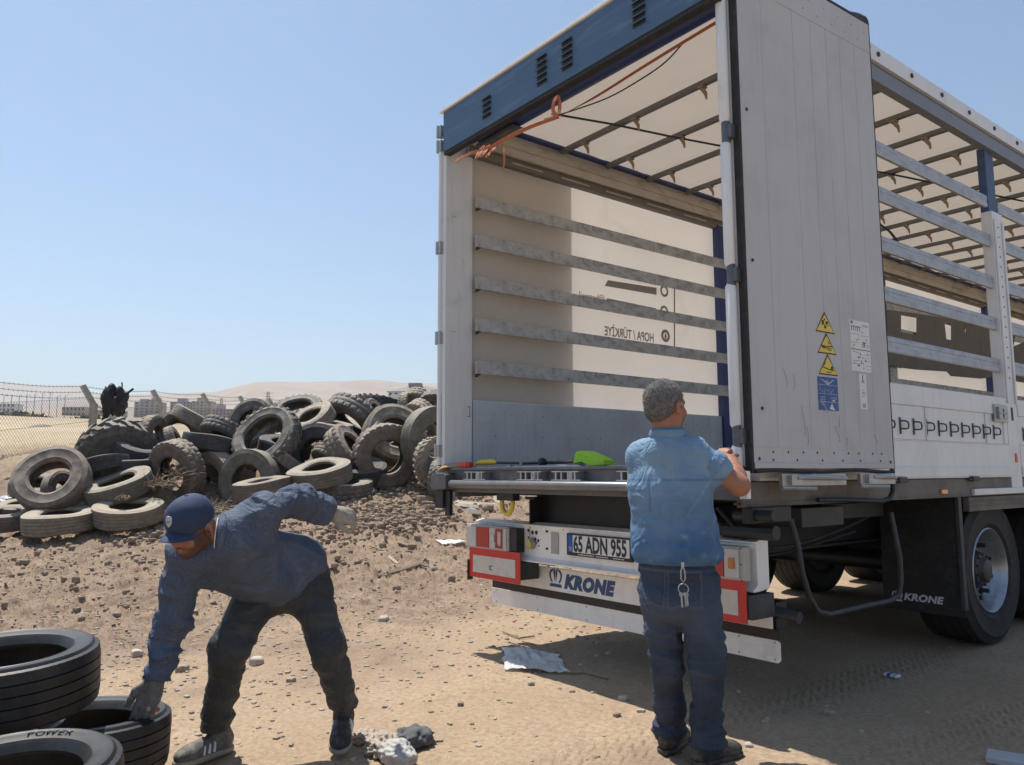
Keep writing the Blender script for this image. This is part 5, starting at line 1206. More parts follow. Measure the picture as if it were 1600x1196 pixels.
sheet('plastic_sack',((784,1016),(872,1026),(892,1056),(786,1050)),PLAS,'crumpled clear plastic sack lying flat at the edge of the trailer shadow','sack',31,amp=.055)
def twig(pts,r_,mat,lab,cat='stick',name='stick',dz=.012): 
    m=MB(); m.tube([gp(*q,dz) for q in pts],r_,5); m.build(name,mat,label=lab,cat=cat)
twig(((785,990),(812,1000),(835,997)),.006,WEED,'thin dark twig pointing into the shadow above the plastic sack'); twig(((890,1056),(915,1056),(950,1064)),.007,WEED,'dark stick end beside the right corner of the plastic sack')
twig(((590,904),(625,893),(655,884),(670,888)),.022,CLOTH,'long pale twisted strip in the rubble left of the red marker plate','strip',name='twisted_strip'); twig(((622,853),(650,858)),.02,WOOD,'short pale stick in the rubble'); twig(((608,872),(622,884)),.018,WOOD,'stubby pale wood piece in the rubble'); twig(((577,860),(600,862)),.010,WOOD,'thin pale stick left of the short pale one')
sheet('plastic_scrap',((680,846),(730,847),(725,852),(690,853)),PLAS,'torn black and white plastic scrap in the rubble','scrap',8,amp=.03,nu=16,nv=8)
def boxitem(nm,px,py,sx,sy,sz,rz,mat,lab,cat,tilt=(0,0)):
    p=gp(px,py); m=MB(); m.box(-sx,sx,-sy,sy,0,sz); o=m.build(nm,mat,label=lab,cat=cat,bevel=.006); o.location=(p.x,p.y,p.z); o.rotation_euler=(R(tilt[0]),R(tilt[1]),rz); return o
boxitem('broken_block',741,806,.13,.05,.07,2.2,GLOSSW,'broken white foam block in the rubble left of the tail light','block',(8,10))
q=gp(574,774,.05); rag('plastic_bag',q,.13,.10,.07,PLAS,52,amp=.4,label='white plastic bag beside the grey flat tyre',cat='bag')
q=gp(8,790,.04); rag('plastic_bag',q,.2,.12,.07,PLAS,53,amp=.5,label='torn white plastic at the left photo edge above the cut-off tyre',cat='bag')
# cigarette packet
p=gp(1394,1059); o=boxitem('cigarette_packet',1394,1059,.027,.043,.02,R(150)-1.1,PAPER,'small white and blue packet lying in the trailer shadow','packet')
m=MB(); m.box(-.0275,.0275,-.002,.018,.003,.0206); m.build('blue_print',EUB,o); m=MB(); m.box(-.0276,.0276,-.029,-.026,.001,.0207); m.build('lid_edge',INK,o)
# rag pile at the foot of the bending man
q=gp(600,1178,.03); rag('pale_rag',q,.085,.07,.045,CLOTH,61,amp=.5,fr=3.5,sub=5,label='crumpled pale beige rag right of the rear shoe of the bending man',cat='rag')
q=gp(572,1160,.02); rag('paper_wad',q,.055,.05,.03,CLOTH,62,amp=.5,fr=3.5,sub=5,label='small crumpled pale paper touching the rear shoe',cat='paper')
q=gp(645,1168,.04); rag('grey_rag',q,.075,.075,.035,GRAG,63,amp=.5,fr=2.6,label='torn dark grey fluffy rag behind the white lump',cat='rag')
q=gp(622,1199,.045); rag('white_lump',q,.09,.06,.055,M('dusty_white',(.44,.42,.39),.85),64,amp=.35,fr=3,sub=5,label='smooth off-white lump at the bottom edge of the photo',cat='lump')
boxitem('concrete_slab',1585,1196,.10,.06,.03,.3,M('slab_grey',(.42,.41,.42),.8),'flat grey slab corner at the bottom right corner of the photo','slab')

# dry straw and splinters in the rubble
r_=np.random.RandomState(77); X_,Y_=polar(-R(34),R(3),4.2,13,cond=lambda x,y,r_:x<-.8)(r_,420); Z_=terr(X_,Y_); m=MB()
for x,y,z in zip(X_,Y_,Z_):
    a=r_.uniform(0,6.28); l=r_.uniform(.03,.13); d=Vector((math.cos(a),math.sin(a),r_.uniform(-.1,.35))); p=Vector((x,y,z+.012)); m.tube([p,p+d*l*.5+Vector((0,0,.006)),p+d*l],[.0025,.003,.0015],3,caps=False)
m.build('dry_straw',WEED,kind='stuff',label='dry straw and splinters strewn through the rubble',cat='straw')
# ---------------- people: smooth-union distance fields meshed with surface nets ----------------
def V3(p): return np.array([p[0],p[1],p[2]],float)
class SDF:
    def __init__(s,k=.03): s.p=[]; s.k=k; s.cuts=[]; s.disp=None; s.sub=[]
    def cone(s,a,b,ra,rb=None,k=None): s.p.append(('c',V3(a),V3(b),ra,ra if rb is None else rb,k)); return s
    def chain(s,pts,rs,k=None):
        for i in range(len(pts)-1): s.cone(pts[i],pts[i+1],rs[i],rs[i+1],k)
        return s
    def ell(s,c,r,Rm=None,k=None): s.p.append(('e',V3(c),np.array(r,float),np.eye(3) if Rm is None else np.array(Rm,float),0,k)); return s
    def carve(s,c,r,k=.006): s.sub.append((V3(c),np.array(r,float) if hasattr(r,'__len__') else r,k)); return s
    def cut(s,pt,n): s.cuts.append((V3(pt),V3(n)/np.linalg.norm(V3(n)))); return s   # removes the side n points to
    def bounds(s):
        lo=np.full(3,1e9);hi=-lo
        for q in s.p:
            if q[0]=='c':
                for e,r in((q[1],q[3]),(q[2],q[4])): lo=np.minimum(lo,e-r);hi=np.maximum(hi,e+r)
            else: m=max(q[2]); lo=np.minimum(lo,q[1]-m);hi=np.maximum(hi,q[1]+m)
        return lo-.03,hi+.03
    def __call__(s,P):
        d=None
        for q in s.p:
            if q[0]=='c':
                a,b,ra,rb=q[1:5]; ab=b-a; L2=max(ab@ab,1e-9); t=np.clip(((P-a)@ab)/L2,0,1)
                e=np.linalg.norm(P-a-t[:,None]*ab,axis=1)-(ra+(rb-ra)*t)
            else:
                l=(P-q[1])@q[3].T; r=q[2]; k0=np.linalg.norm(l/r,axis=1); k1=np.linalg.norm(l/(r*r),axis=1)+1e-9; e=k0*(k0-1)/k1
            if d is None: d=e
            else:
                k=q[5] or s.k; h=np.maximum(k-np.abs(d-e),0)/k; d=np.minimum(d,e)-h*h*k*.25
        for c,r,k in s.sub:
            if isinstance(r,float): e=r-np.linalg.norm(P-c,axis=1)
            else: l=(P-c); k0=np.linalg.norm(l/r,axis=1); k1=np.linalg.norm(l/(r*r),axis=1)+1e-9; e=-k0*(k0-1)/k1
            h=np.maximum(k-np.abs(d-e),0)/k; d=np.maximum(d,e)+h*h*k*.25
        if s.disp is not None: d=d-s.disp(P)
        for c,n in s.cuts: d=np.maximum(d,(P-c)@n)
        return d
def nets(f,h,lo=None,hi=None):
    if lo is None: lo,hi=f.bounds()
    B=8; nb=np.ceil((hi-lo)/(h*B)).astype(int)+1; n=nb*B+1
    G=np.full(n,1.,np.float32)
    ci=np.stack(np.meshgrid(*[np.arange(k) for k in nb],indexing='ij'),-1).reshape(-1,3)
    cd_=f(lo+(ci+.5)*h*B); act=np.abs(cd_)<h*B*1.25
    for c,v in zip(ci[~act],cd_[~act]):
        if v<0: G[c[0]*B:c[0]*B+B+1,c[1]*B:c[1]*B+B+1,c[2]*B:c[2]*B+B+1]=-1
    off=np.stack(np.meshgrid(*[np.arange(B+1)]*3,indexing='ij'),-1).reshape(-1,3); A=ci[act]
    for s in range(0,len(A),400):
        a=A[s:s+400]; I=(a[:,None,:]*B+off[None]).reshape(-1,3); v=f(lo+I*h); G[I[:,0],I[:,1],I[:,2]]=v
    S=G<0
    # cells
    cnt=sum(S[i:n[0]-1+i,j:n[1]-1+j,k:n[2]-1+k].astype(np.int8) for i in(0,1) for j in(0,1) for k in(0,1))
    cell=(cnt>0)&(cnt<8); idx=np.argwhere(cell); ID=np.full(cell.shape,-1,np.int32); ID[tuple(idx.T)]=np.arange(len(idx))
    acc=np.zeros((len(idx),3)); w=np.zeros(len(idx))
    cs=[(i,j,k) for i in(0,1) for j in(0,1) for k in(0,1)]
    for x,a in enumerate(cs):
        for b in cs[x+1:]:
            if sum(abs(p-q) for p,q in zip(a,b))!=1: continue
            ia=idx+a; ib=idx+b; va=G[tuple(ia.T)];vb=G[tuple(ib.T)]; m=(va<0)!=(vb<0); t=np.where(m,va/(va-vb+1e-12),0)
            acc+=np.where(m[:,None],np.array(a)+t[:,None]*(np.array(b)-np.array(a)),0); w+=m
    V=lo+(idx+acc/np.maximum(w,1)[:,None])*h
    Fs=[]
    for ax in range(3):
        e=np.zeros(3,int); e[ax]=1; sl0=S[tuple(slice(0,n[d]-(1 if d==ax else 0)) for d in range(3))]; sl1=S[tuple(slice(1 if d==ax else 0,n[d]) for d in range(3))]
        E=np.argwhere(sl0!=sl1); u,v=[d for d in range(3) if d!=ax]
        E=E[(E[:,u]>0)&(E[:,v]>0)&(E[:,u]<n[u]-1)&(E[:,v]<n[v]-1)]
        U=np.zeros(3,int);U[u]=1;W=np.zeros(3,int);W[v]=1
        q=[ID[tuple((E-x).T)] for x in(0*U,U,U+W,W)]; Q=np.stack(q,1); s0=sl0[tuple(E.T)]
        flip=s0 if ax!=1 else ~s0
        Q[flip]=Q[flip][:,::-1]; Q=Q[(Q>=0).all(1)]; Fs.append(Q)
    return V,np.vstack(Fs)
def smooth_v(V,F,it=1,lam=.5):
    n=len(V)
    for _ in range(it):
        a=np.zeros_like(V);c=np.zeros(n)
        for i in range(4):
            j=(i+1)%4; np.add.at(a,F[:,i],V[F[:,j]]);np.add.at(a,F[:,j],V[F[:,i]]);np.add.at(c,F[:,i],1);np.add.at(c,F[:,j],1)
        V=V+lam*(a/np.maximum(c,1)[:,None]-V)
    return V
def smesh(name,f,h,mat,parent=None,M4=None,attr=None,it=1,**kw):
    V,F=nets(f,h); F=F[:,::-1]
    V=smooth_v(V,F,it); A=attr(V) if attr is not None else None
    if M4 is not None: m=np.array(M4); V=V@m[:3,:3].T+m[:3,3]
    me=npmesh(name,V,F,mat)
    # orient outward
    if A is not None:
        at_=me.attributes.new('fade','FLOAT','POINT'); at_.data.foreach_set('value',np.asarray(A,np.float32)[:len(me.vertices)])
    bm=bmesh.new(); bm.from_mesh(me); bmesh.ops.recalc_face_normals(bm,faces=bm.faces); bm.to_mesh(me); bm.free()
    return link(name,me,parent,**kw)
def amat(name,col,col2,rough=.85,fine=0,bump=.2,bscale=300,bdist=.002,var=.1,scale=6,weave=0,sheen=0,sss=0,check=None):
    m=M(name,col,rough,var=var,scale=scale,bump=bump,bscale=bscale,bdist=bdist,fine=fine,spec=.3)
    t=m.node_tree;N=t.nodes;L=t.links;b=N['Principled BSDF']; src=b.inputs['Base Color'].links[0].from_socket
    at_=N.new('ShaderNodeAttribute'); at_.attribute_name='fade'
    x=N.new('ShaderNodeMix'); x.data_type='RGBA'; x.inputs[7].default_value=(*col2,1); L.new(at_.outputs['Fac'],x.inputs[0]); L.new(src,x.inputs[6]); out=x.outputs[2]
    if check:
        tc=N.new('ShaderNodeTexCoord'); 
        for rot in check['rots']:
            mp=N.new('ShaderNodeMapping'); mp.inputs['Rotation'].default_value=rot; L.new(tc.outputs['Object'],mp.inputs[0])
            wv=N.new('ShaderNodeTexWave'); wv.inputs['Scale'].default_value=check['scale']; L.new(mp.outputs[0],wv.inputs[0])
            mr=N.new('ShaderNodeMapRange'); mr.inputs[1].default_value=.75; mr.inputs[2].default_value=.95; mr.inputs[4].default_value=check['amt']; L.new(wv.outputs['Fac'],mr.inputs[0])
            y=N.new('ShaderNodeMix'); y.data_type='RGBA'; y.inputs[7].default_value=(*check['col'],1); L.new(mr.outputs[0],y.inputs[0]); L.new(out,y.inputs[6]); out=y.outputs[2]
    L.new(out,b.inputs['Base Color'])
    if not sss:
        tc=N.new('ShaderNodeTexCoord'); nz=N.new('ShaderNodeTexNoise'); nz.inputs['Scale'].default_value=9; nz.inputs['Detail'].default_value=3; nz.inputs['Distortion'].default_value=1.6; L.new(tc.outputs['Object'],nz.inputs['Vector'])
        a1=N.new('ShaderNodeMath'); a1.operation='SUBTRACT'; L.new(nz.outputs['Fac'],a1.inputs[0]); a1.inputs[1].default_value=.5
        a2=N.new('ShaderNodeMath'); a2.operation='ABSOLUTE'; L.new(a1.outputs[0],a2.inputs[0])
        b2=N.new('ShaderNodeBump'); b2.invert=True; b2.inputs['Strength'].default_value=.55; b2.inputs['Distance'].default_value=.05; L.new(a2.outputs[0],b2.inputs['Height'])
        ol=b.inputs['Normal'].links; 
        if ol: L.new(b2.outputs[0],ol[0].from_node.inputs['Normal'])
        else: L.new(b2.outputs[0],b.inputs['Normal'])
    if sss: b.inputs['Subsurface Weight'].default_value=sss; b.inputs['Subsurface Radius'].default_value=(.012,.004,.002)
    if sheen: b.inputs['Sheen Weight'].default_value=sheen
    return m
def ridged(P,sx,sy,sz,seed,o=2): 
    n=fbm(P[:,0]*sx,P[:,1]*sy,P[:,2]*sz,oct=o,seed=seed); return 1-np.abs(n)*2.6
def bump1(x,c,w): return np.exp(-((x-c)/w)**2)
SKIN1=amat('skin_tanned',(.34,.165,.105),(.22,.085,.055),.55,bump=.25,bscale=90,bdist=.003,var=.12,scale=25,sss=.1)
SKIN2=amat('skin_sunburnt',(.33,.155,.10),(.045,.028,.022),.5,bump=.25,bscale=90,bdist=.003,var=.12,scale=25,sss=.1)
HAIR1=M('grey_hair',(.12,.115,.11),.9,var=.35,scale=30,col2=(.28,.27,.26),amt=.6,cut=(.4,.65),bump=.5,bscale=700,bdist=.002,fine=.2)
DENIM=amat('denim_shirt',(.042,.118,.255),(.19,.30,.42),.85,fine=.25,var=.12,scale=7,bump=.35,bscale=500,bdist=.002)
JEANS=amat('dark_jeans',(.017,.028,.050),(.075,.10,.145),.85,fine=.3,var=.18,scale=6,bump=.4,bscale=450,bdist=.002)
CHKSH=amat('checked_shirt',(.050,.068,.112),(.12,.145,.19),.8,var=.12,scale=7,bump=.2,bscale=400,check=dict(rots=((0,0,0),(0,R(90),0),(0,0,R(90))),scale=38,amt=.35,col=(.13,.16,.22)))
PANTS=amat('charcoal_trousers',(.040,.043,.047),(.10,.10,.10),.7,var=.2,scale=5,bump=.25,bscale=350,bdist=.002)
CAPM=M('navy_cap_cloth',(.022,.040,.095),.8,var=.12,scale=12,bump=.3,bscale=500,bdist=.002,col2=(.06,.08,.13),amt=.4,cut=(.55,.75))
GLOVE=M('cotton_glove',(.36,.33,.28),.9,var=.15,scale=30,bump=.5,bscale=300,bdist=.003,col2=(.2,.18,.16),amt=.5); GLOVE2=M('grey_glove',(.13,.125,.125),.9,var=.2,scale=30,bump=.5,bscale=300,bdist=.003,col2=(.25,.23,.21),amt=.5)
SHOEB=M('dark_shoe',(.03,.028,.026),.7,var=.3,scale=15,col2=(.16,.13,.1),amt=.5); SHOEG=M('grey_shoe',(.095,.092,.085),.75,var=.2,scale=20,col2=(.3,.26,.2),amt=.5); SOLE=M('shoe_sole',(.30,.27,.23),.85,var=.2,scale=20)
EYEW=M('eye_white',(.6,.57,.53),.3,var=.05); TEETH=M('teeth',(.72,.68,.6),.35,var=.05); LIPM=M('mouth_dark',(.10,.03,.03),.6)
def frame(o,x,y,z):   # columns = local axes
    x=Vector(x).normalized();y=Vector(y);y=(y-x*y.dot(x)).normalized();z=x.cross(y)
    return Matrix(((x.x,y.x,z.x,o[0]),(x.y,y.y,z.y,o[1]),(x.z,y.z,z.z,o[2]),(0,0,0,1)))
def cdir(r,u,t): return (RT*r+UP*u-FW*t).normalized()
def head_prims(f,T,s=1.,mouth=0):
    L=lambda x,y,z:T@Vector((x*s,y*s,z*s)); Rm=np.array(T.to_3x3()).T
    f.ell(L(0,-.018,.035),(.076*s,.097*s,.088*s),Rm,.02); f.ell(L(0,.03,-.035),(.060*s,.062*s,.078*s),Rm,.03); f.ell(L(0,.012,-.06),(.056*s,.06*s,.05*s),Rm,.03)
    f.ell(L(0,.062,-.098),(.024*s,.020*s,.018*s),Rm,.02); f.cone(L(0,.086,.008),L(0,.104,-.028),.008*s,.0115*s,.012); f.cone(L(-.010,.092,-.033),L(.010,.092,-.033),.0085*s,None,.008)
    f.cone(L(-.036,.074,.020),L(.036,.074,.020),.012*s,None,.016)
    for q in(-1,1):
        f.ell(L(q*.040,.058,-.030),(.024*s,.024*s,.022*s),Rm,.02)
        f.ell(L(q*.082,-.008,-.008),(.012*s,.021*s,.034*s),Rm,.006); f.cone(L(q*.085,-.020,.012),L(q*.085,-.018,-.018),.0055*s,.004*s,.005)
        f.carve(L(q*.031,.092,.000),.0145*s,.01)
        f.carve(L(q*.088,-.002,-.006),.0085*s,.004)
    f.cone(L(-.020,.083,-.056),L(.020,.083,-.056),.0058*s,None,.006); f.cone(L(-.018,.083,-.069),L(.018,.083,-.069),.0068*s,None,.006)
    if mouth: f.carve(L(0,.094,-.0625),np.array([.020,.012,.0045])*s,.003)
def eyes(T,root,s=1.):
    for q in(-1,1):
        m=MB(); m.lathe([(0,-.0115*s),(.008*s,-.008*s),(.0115*s,0),(.008*s,.008*s),(0,.0115*s)],12,0,T@Matrix.Translation((q*.031*s,.077*s,0))); m.build('eye',EYEW,root,smooth=True)
def hand_prims(f,wrist,d,nrm,side,s=1.,curl=(.5,.8,.7),thumb=.6,spread=.06,right=True):
    # d: direction of the fingers, nrm: back of the hand, side: toward the thumb
    d=Vector(d).normalized();nrm=Vector(nrm);nrm=(nrm-d*nrm.dot(d)).normalized();sd_=d.cross(nrm); 
    if sd_.dot(Vector(side))<0: sd_=-sd_
    w=Vector(wrist); Rm=np.array([list(sd_),list(d),list(nrm)])
    f.ell(w+d*.045*s,(.042*s,.052*s,.015*s),Rm,.015); f.cone(w,w+d*.03*s,.026*s,.024*s,.02)
    lens=((.040,.025,.020),(.044,.028,.021),(.041,.026,.020),(.032,.020,.018))
    for k,(ls,off) in enumerate(zip(lens,(.028,.0095,-.0095,-.027))):
        p=w+d*(.088-.004*abs(k-1))*s+sd_*off*s; v=(d+sd_*spread*(1.5-k)).normalized(); pts=[w+d*.05*s+sd_*off*.8*s,p]; rs=[.0095*s,.0095*s]
        ax=v.cross(nrm).normalized(); 
        for l,c in zip(ls,curl): 
            v=Matrix.Rotation(-c,3,ax)@v if ((Matrix.Rotation(-.3,3,ax)@v).dot(nrm)<v.dot(nrm)+0) else Matrix.Rotation(c,3,ax)@v
            p=p+v*l*s; pts.append(p); rs.append(rs[-1]*.93)
        f.chain(pts,rs,.006)
    tb=w+d*.018*s+sd_*.026*s; v=(d*.75+sd_*.75-nrm*.2).normalized(); p1=tb+v*.038*s; v2=(d*.95+sd_*.25*(1-thumb)-nrm*thumb).normalized(); p2=p1+v2*.030*s; p3=p2+(v2-nrm*.25).normalized()*.024*s
    f.chain([w+d*.01*s+sd_*.012*s,tb,p1,p2,p3],[.016*s,.015*s,.0125*s,.011*s,.0095*s],.008)

# ===== person 1: grey-haired man in a denim shirt at the corner post =====
P1=thing('person','person in blue denim shirt and dark jeans, seen from behind, hands on the trailer post','person',loc=(0,0,0))
fw1=cdir(.50,0,-.87); fw1.z=0; fw1.normalize(); rt1=Vector((fw1.y,-fw1.x,0)); R1=np.array([list(rt1),list(fw1),[0,0,1]])
J=dict(hl=at(1028,915,3.46),hr=at(1092,915,3.38),kl=at(1043,1042,3.43),kr=at(1106,1045,3.33),al=at(1047,1160,3.52),ar=at(1106,1166,3.36),
 pel=at(1057,885,3.43),ch=at(1047,760,3.44),shl=at(1001,716,3.52),shr=at(1083,711,3.41),nk=at(1044,690,3.43),
 er=at(1155,759,3.36),wr=at(1141,722,3.62),el=at(1050,790,3.78),wl=at(1118,722,3.84))
J['al'].z=.10;J['ar'].z=.10
hc=at(1041,636,3.45)
T1=frame(hc,cdir(.62,0,.78)*1,cdir(.77,-.04,-.62),None) ; T1=frame(hc,Vector(cdir(.77,-.05,-.62)).cross(Vector((0,0,1))),cdir(.77,-.05,-.62),None)
f=SDF(.03); head_prims(f,T1,.95)
f.chain([T1@Vector((0,-.02,-.03)),J['nk']+Vector((0,0,-.01)),J['ch']],[.056,.060,.11],.03)
f.chain([J['ch'],J['pel']],[.10,.095]); f.chain([J['shl'],J['nk']+Vector((0,0,-.05)),J['shr']],[.05,.06,.05])
f.chain([J['shr'],J['er'],J['wr']],[.054,.043,.029],.02); f.cone(J['er']*.65+J['wr']*.35,J['wr'],.046,.030,.02)
f.chain([J['shl'],J['el'],J['wl']],[.052,.042,.028],.02)
f.chain([J['hl'],J['kl'],J['al']],[.070,.050,.038]); f.chain([J['hr'],J['kr'],J['ar']],[.070,.050,.038])
pst=Vector((2.576,.06,0))
hand_prims(f,J['wr'],(at(1133,702,3.80)-J['wr']),cdir(.2,.6,.75),cdir(-.7,.5,-.2),1.,curl=(.7,.9,.6),thumb=.5)
hand_prims(f,J['wl'],(at(1136,700,3.88)-J['wl']),cdir(-.1,.9,.1),cdir(0,.3,.9),1.,curl=(.6,.9,.6),thumb=.4)
def fade_face(V):
    l=(np.array(T1.inverted())[:3,:3]@V.T).T+np.array(T1.inverted())[:3,3]
    return np.clip(.25+.3*fbm(V[:,0]*20,V[:,1]*20,V[:,2]*20,seed=3)+.8*bump1(l[:,2],-.07,.03)*(l[:,1]>.03),0,1)
smesh('body',f,.0040,SKIN1,P1,attr=fade_face)
eyes(T1,P1,.95)
# cropped grey hair
f=SDF(.02); Rm=np.array(T1.to_3x3()).T; L=lambda x,y,z:T1@Vector((x,y,z))
f.ell(L(0,-.019,.034),(.0755,.0955,.0865),Rm); f.ell(L(0,-.043,-.02),(.062,.064,.052),Rm)
f.cut(L(0,.045,.03),L(0,1,-.35)-L(0,0,0)); f.cut(L(0,.0,-.055),L(0,.35,-1)-L(0,0,0))
f.disp=lambda P: .0012*fbm(P[:,0]*160,P[:,1]*160,P[:,2]*160,oct=2,seed=4)
for q in(-1,1): f.carve(L(q*.080,.002,-.014),np.array([.030,.030,.040]),.004)
hair=smesh('hair',f,.0035,HAIR1,P1)
def strands(o,T,n,cols,seed,ln=.009,wd=.0011):
    me=o.data; k=len(me.vertices); co=np.zeros(k*3,np.float32); me.vertices.foreach_get('co',co); co=co.reshape(-1,3); no=np.zeros(k*3,np.float32); me.vertices.foreach_get('normal',no); no=no.reshape(-1,3)
    r_=np.random.RandomState(seed); I=np.array(T.inverted()); l=co@I[:3,:3].T+I[:3,3]; ax=np.array(T.to_3x3())
    ok=np.where((l[:,2]>-.075)&~((np.abs(l[:,0])>.045)&(l[:,1]>-.022)&(l[:,2]<.022)))[0]; id_=r_.choice(ok,n); P=co[id_]+r_.normal(size=(n,3))*.0012; N=no[id_]
    flow=-ax[:,2][None]*.5+ax[:,1][None]*.5*(l[id_,2]>.06)[:,None]; flow=flow-N*(flow*N).sum(1)[:,None]; d=N*.55+flow*.8+r_.normal(size=(n,3))*.22; d/=np.linalg.norm(d,axis=1)[:,None]
    s_=np.cross(d,r_.normal(size=(n,3))); s_/=np.linalg.norm(s_,axis=1)[:,None]; L_=(ln*r_.uniform(.6,1.2,n))[:,None]
    V=np.stack([P-s_*wd/2,P+s_*wd/2,P+d*L_],1).reshape(-1,3); F=np.arange(3*n).reshape(-1,3); top=np.clip((l[id_,2]-.0)/.08,0,1); mi=(r_.uniform(size=n)<.25+.5*top).astype(int)
    link('hair_strands',npmesh('hair_strands',V,F,cols,smooth=False,mi=mi),o)
strands(hair,T1,11000,[M('hair_dark_grey',(.07,.066,.062),.6),M('hair_silver',(.34,.33,.32),.55)],5)
# shirt
f=SDF(.05)
f.ell(J['ch']+Vector((0,0,-.02)),(.190,.130,.21),R1); f.ell(at(1054,835,3.43),(.186,.142,.17),R1); f.ell(at(1057,862,3.43),(.192,.150,.075),R1,.03)
f.chain([J['shl'],J['nk']+Vector((0,0,-.045)),J['shr']],[.062,.082,.064],.04)
cuff=J['shr'].lerp(J['er'],.50)
f.chain([J['shr'],cuff],[.070,.071],.04); f.chain([J['shl'],J['shl'].lerp(J['el'],.75)],[.07,.075],.04)
f.cut(at(1057,880,3.43),(0,0,-1)); dcu=(J['er']-J['shr']).normalized(); 
c2=J['shl'].lerp(J['el'],.75)
hem=at(1057,880,3.43).z
def shirt_disp(P):
    l=(P-V3(J['pel']))@R1.T; z=l[:,2]
    lo=sstep(.35,.0,z)
    w=.013*ridged(P,5,5,7,31)*(.5+.5*lo)+.006*ridged(P,15,15,20,32)*(.4+.6*lo)
    side=l[:,0]; diag=.007*np.maximum(0,1-np.abs(fbm((side+z*.9)*9,z*3,0,oct=1,seed=35))*3)*bump1(side,.10,.11)*bump1(z,.12,.2)
    pleat=-.006*bump1(side,-.055,.007)*sstep(.40,.33,z)*sstep(.2,.30,z)-.005*bump1(side,-.018,.006)*sstep(.40,.33,z)*sstep(.15,.28,z)
    return w+diag+pleat*(l[:,1]<0)
f.disp=shirt_disp
def shirt_fade_light(V):
    l=(V-V3(J['pel']))@R1.T; z=l[:,2]
    a=.75*sstep(.05,.45,z)+.25*fbm(V[:,0]*9,V[:,1]*9,V[:,2]*9,seed=41)+.12  # paler toward the shoulders: light from above put into the colour, with random fading
    r_=ridged(V,7,7,11,31); a=a+.25*np.clip(r_-.4,0,1)
    seam=bump1(z,.375,.005)*(l[:,1]<0)+bump1(l[:,0],-.055,.004)*(z<.375)*(z>.24)*(l[:,1]<0)*.6
    ds=(V-V3(J['shr']))@V3((J['er']-J['shr']).normalized()); 
    a=a+.25*bump1(ds,.118,.004)*(np.abs(l[:,0])>.1)-.5*seam
    cr=np.clip(fbm(V[:,0]*22,V[:,1]*22,V[:,2]*30,oct=2,seed=43)-.33,0,1)*1.2*sstep(.32,.1,z)
    return np.clip(a+cr,0,1)
sh=smesh('denim_shirt',f,.0055,DENIM,P1,attr=shirt_fade_light)
# rolled cuff and collar
f=SDF(.01); f.cone(cuff-dcu*.03,cuff+dcu*.004,.076,.078); f.cut(cuff+dcu*.008,dcu); f.cut(cuff-dcu*.045,-dcu); f.disp=lambda P:.002*ridged(P,20,20,20,5)
smesh('rolled_cuff',f,.005,DENIM,P1,attr=lambda V:np.clip(.65+.3*fbm(V[:,0]*15,V[:,1]*15,V[:,2]*15,seed=7),0,1))
f=SDF(.01); n0=J['nk']+Vector((0,0,.022))+fw1*(-.006); 
f.ell(n0+Vector((0,0,.008)),(.080,.076,.052),R1); f.cut(n0+Vector((0,0,.036)),(0,0,1)); f.cut(n0-Vector((0,0,.02)),(0,0,-1)); f.disp=lambda P:.0015*ridged(P,20,20,20,6)
smesh('shirt_collar',f,.004,DENIM,P1,attr=lambda V:np.clip(.7+.3*fbm(V[:,0]*15,V[:,1]*15,V[:,2]*15,seed=7)-.8*bump1(V[:,2],n0.z+.030,.003),0,1))
# jeans
f=SDF(.045)
f.ell(at(1057,888,3.43),(.165,.128,.09),R1); f.ell(at(1060,935,3.42)-fw1*.01,(.155,.135,.12),R1)
f.chain([J['hl'],J['kl'],J['al']],[.088,.067,.058],.02); f.chain([J['hr'],J['kr'],J['ar']],[.090,.069,.060],.02)
for a in('al','ar'): f.ell(J[a]+Vector((0,0,-.01)),(.066,.074,.070),R1,.015)
f.cut((0,0,hem+.035),(0,0,1)); f.cut((0,0,.045),(0,0,-1))
f.p=[q for q in f.p]
def jean_disp(P):
    z=P[:,2]; w=.30+.9*bump1(z,.50,.11)+1.2*bump1(z,.14,.12)+.6*bump1(z,.78,.06)
    return w*(.0105*np.clip(ridged(P,5,5,17,51),-.5,1)+.0045*ridged(P,14,14,38,52))
f.disp=jean_disp
def jean_fade(V):
    l=(V-V3(J['pel']))@R1.T; z=V[:,2]
    a=.25+.35*bump1(z,.62,.16)+.3*fbm(V[:,0]*8,V[:,1]*8,V[:,2]*8,seed=55)+.35*np.clip(ridged(V,5,5,17,51)-.5,0,1)*bump1(z,.45,.25)
    # back pocket outline, side seam
    for cx in(.068,-.075):
        u=l[:,0]-cx; v=l[:,2]+.085; box=np.maximum(np.abs(u)/.062,np.abs(v+.02*(np.abs(u)/.06-1)*(v<0))/.075); a=a+.5*bump1(box,1,.07)*(l[:,1]<0)-.25*bump1(box,.93,.05)*(l[:,1]<0)
    a=a+.4*bump1(l[:,2],-.008,.004)
    return np.clip(a,0,1)
smesh('jeans',f,.0055,JEANS,P1,attr=jean_fade)
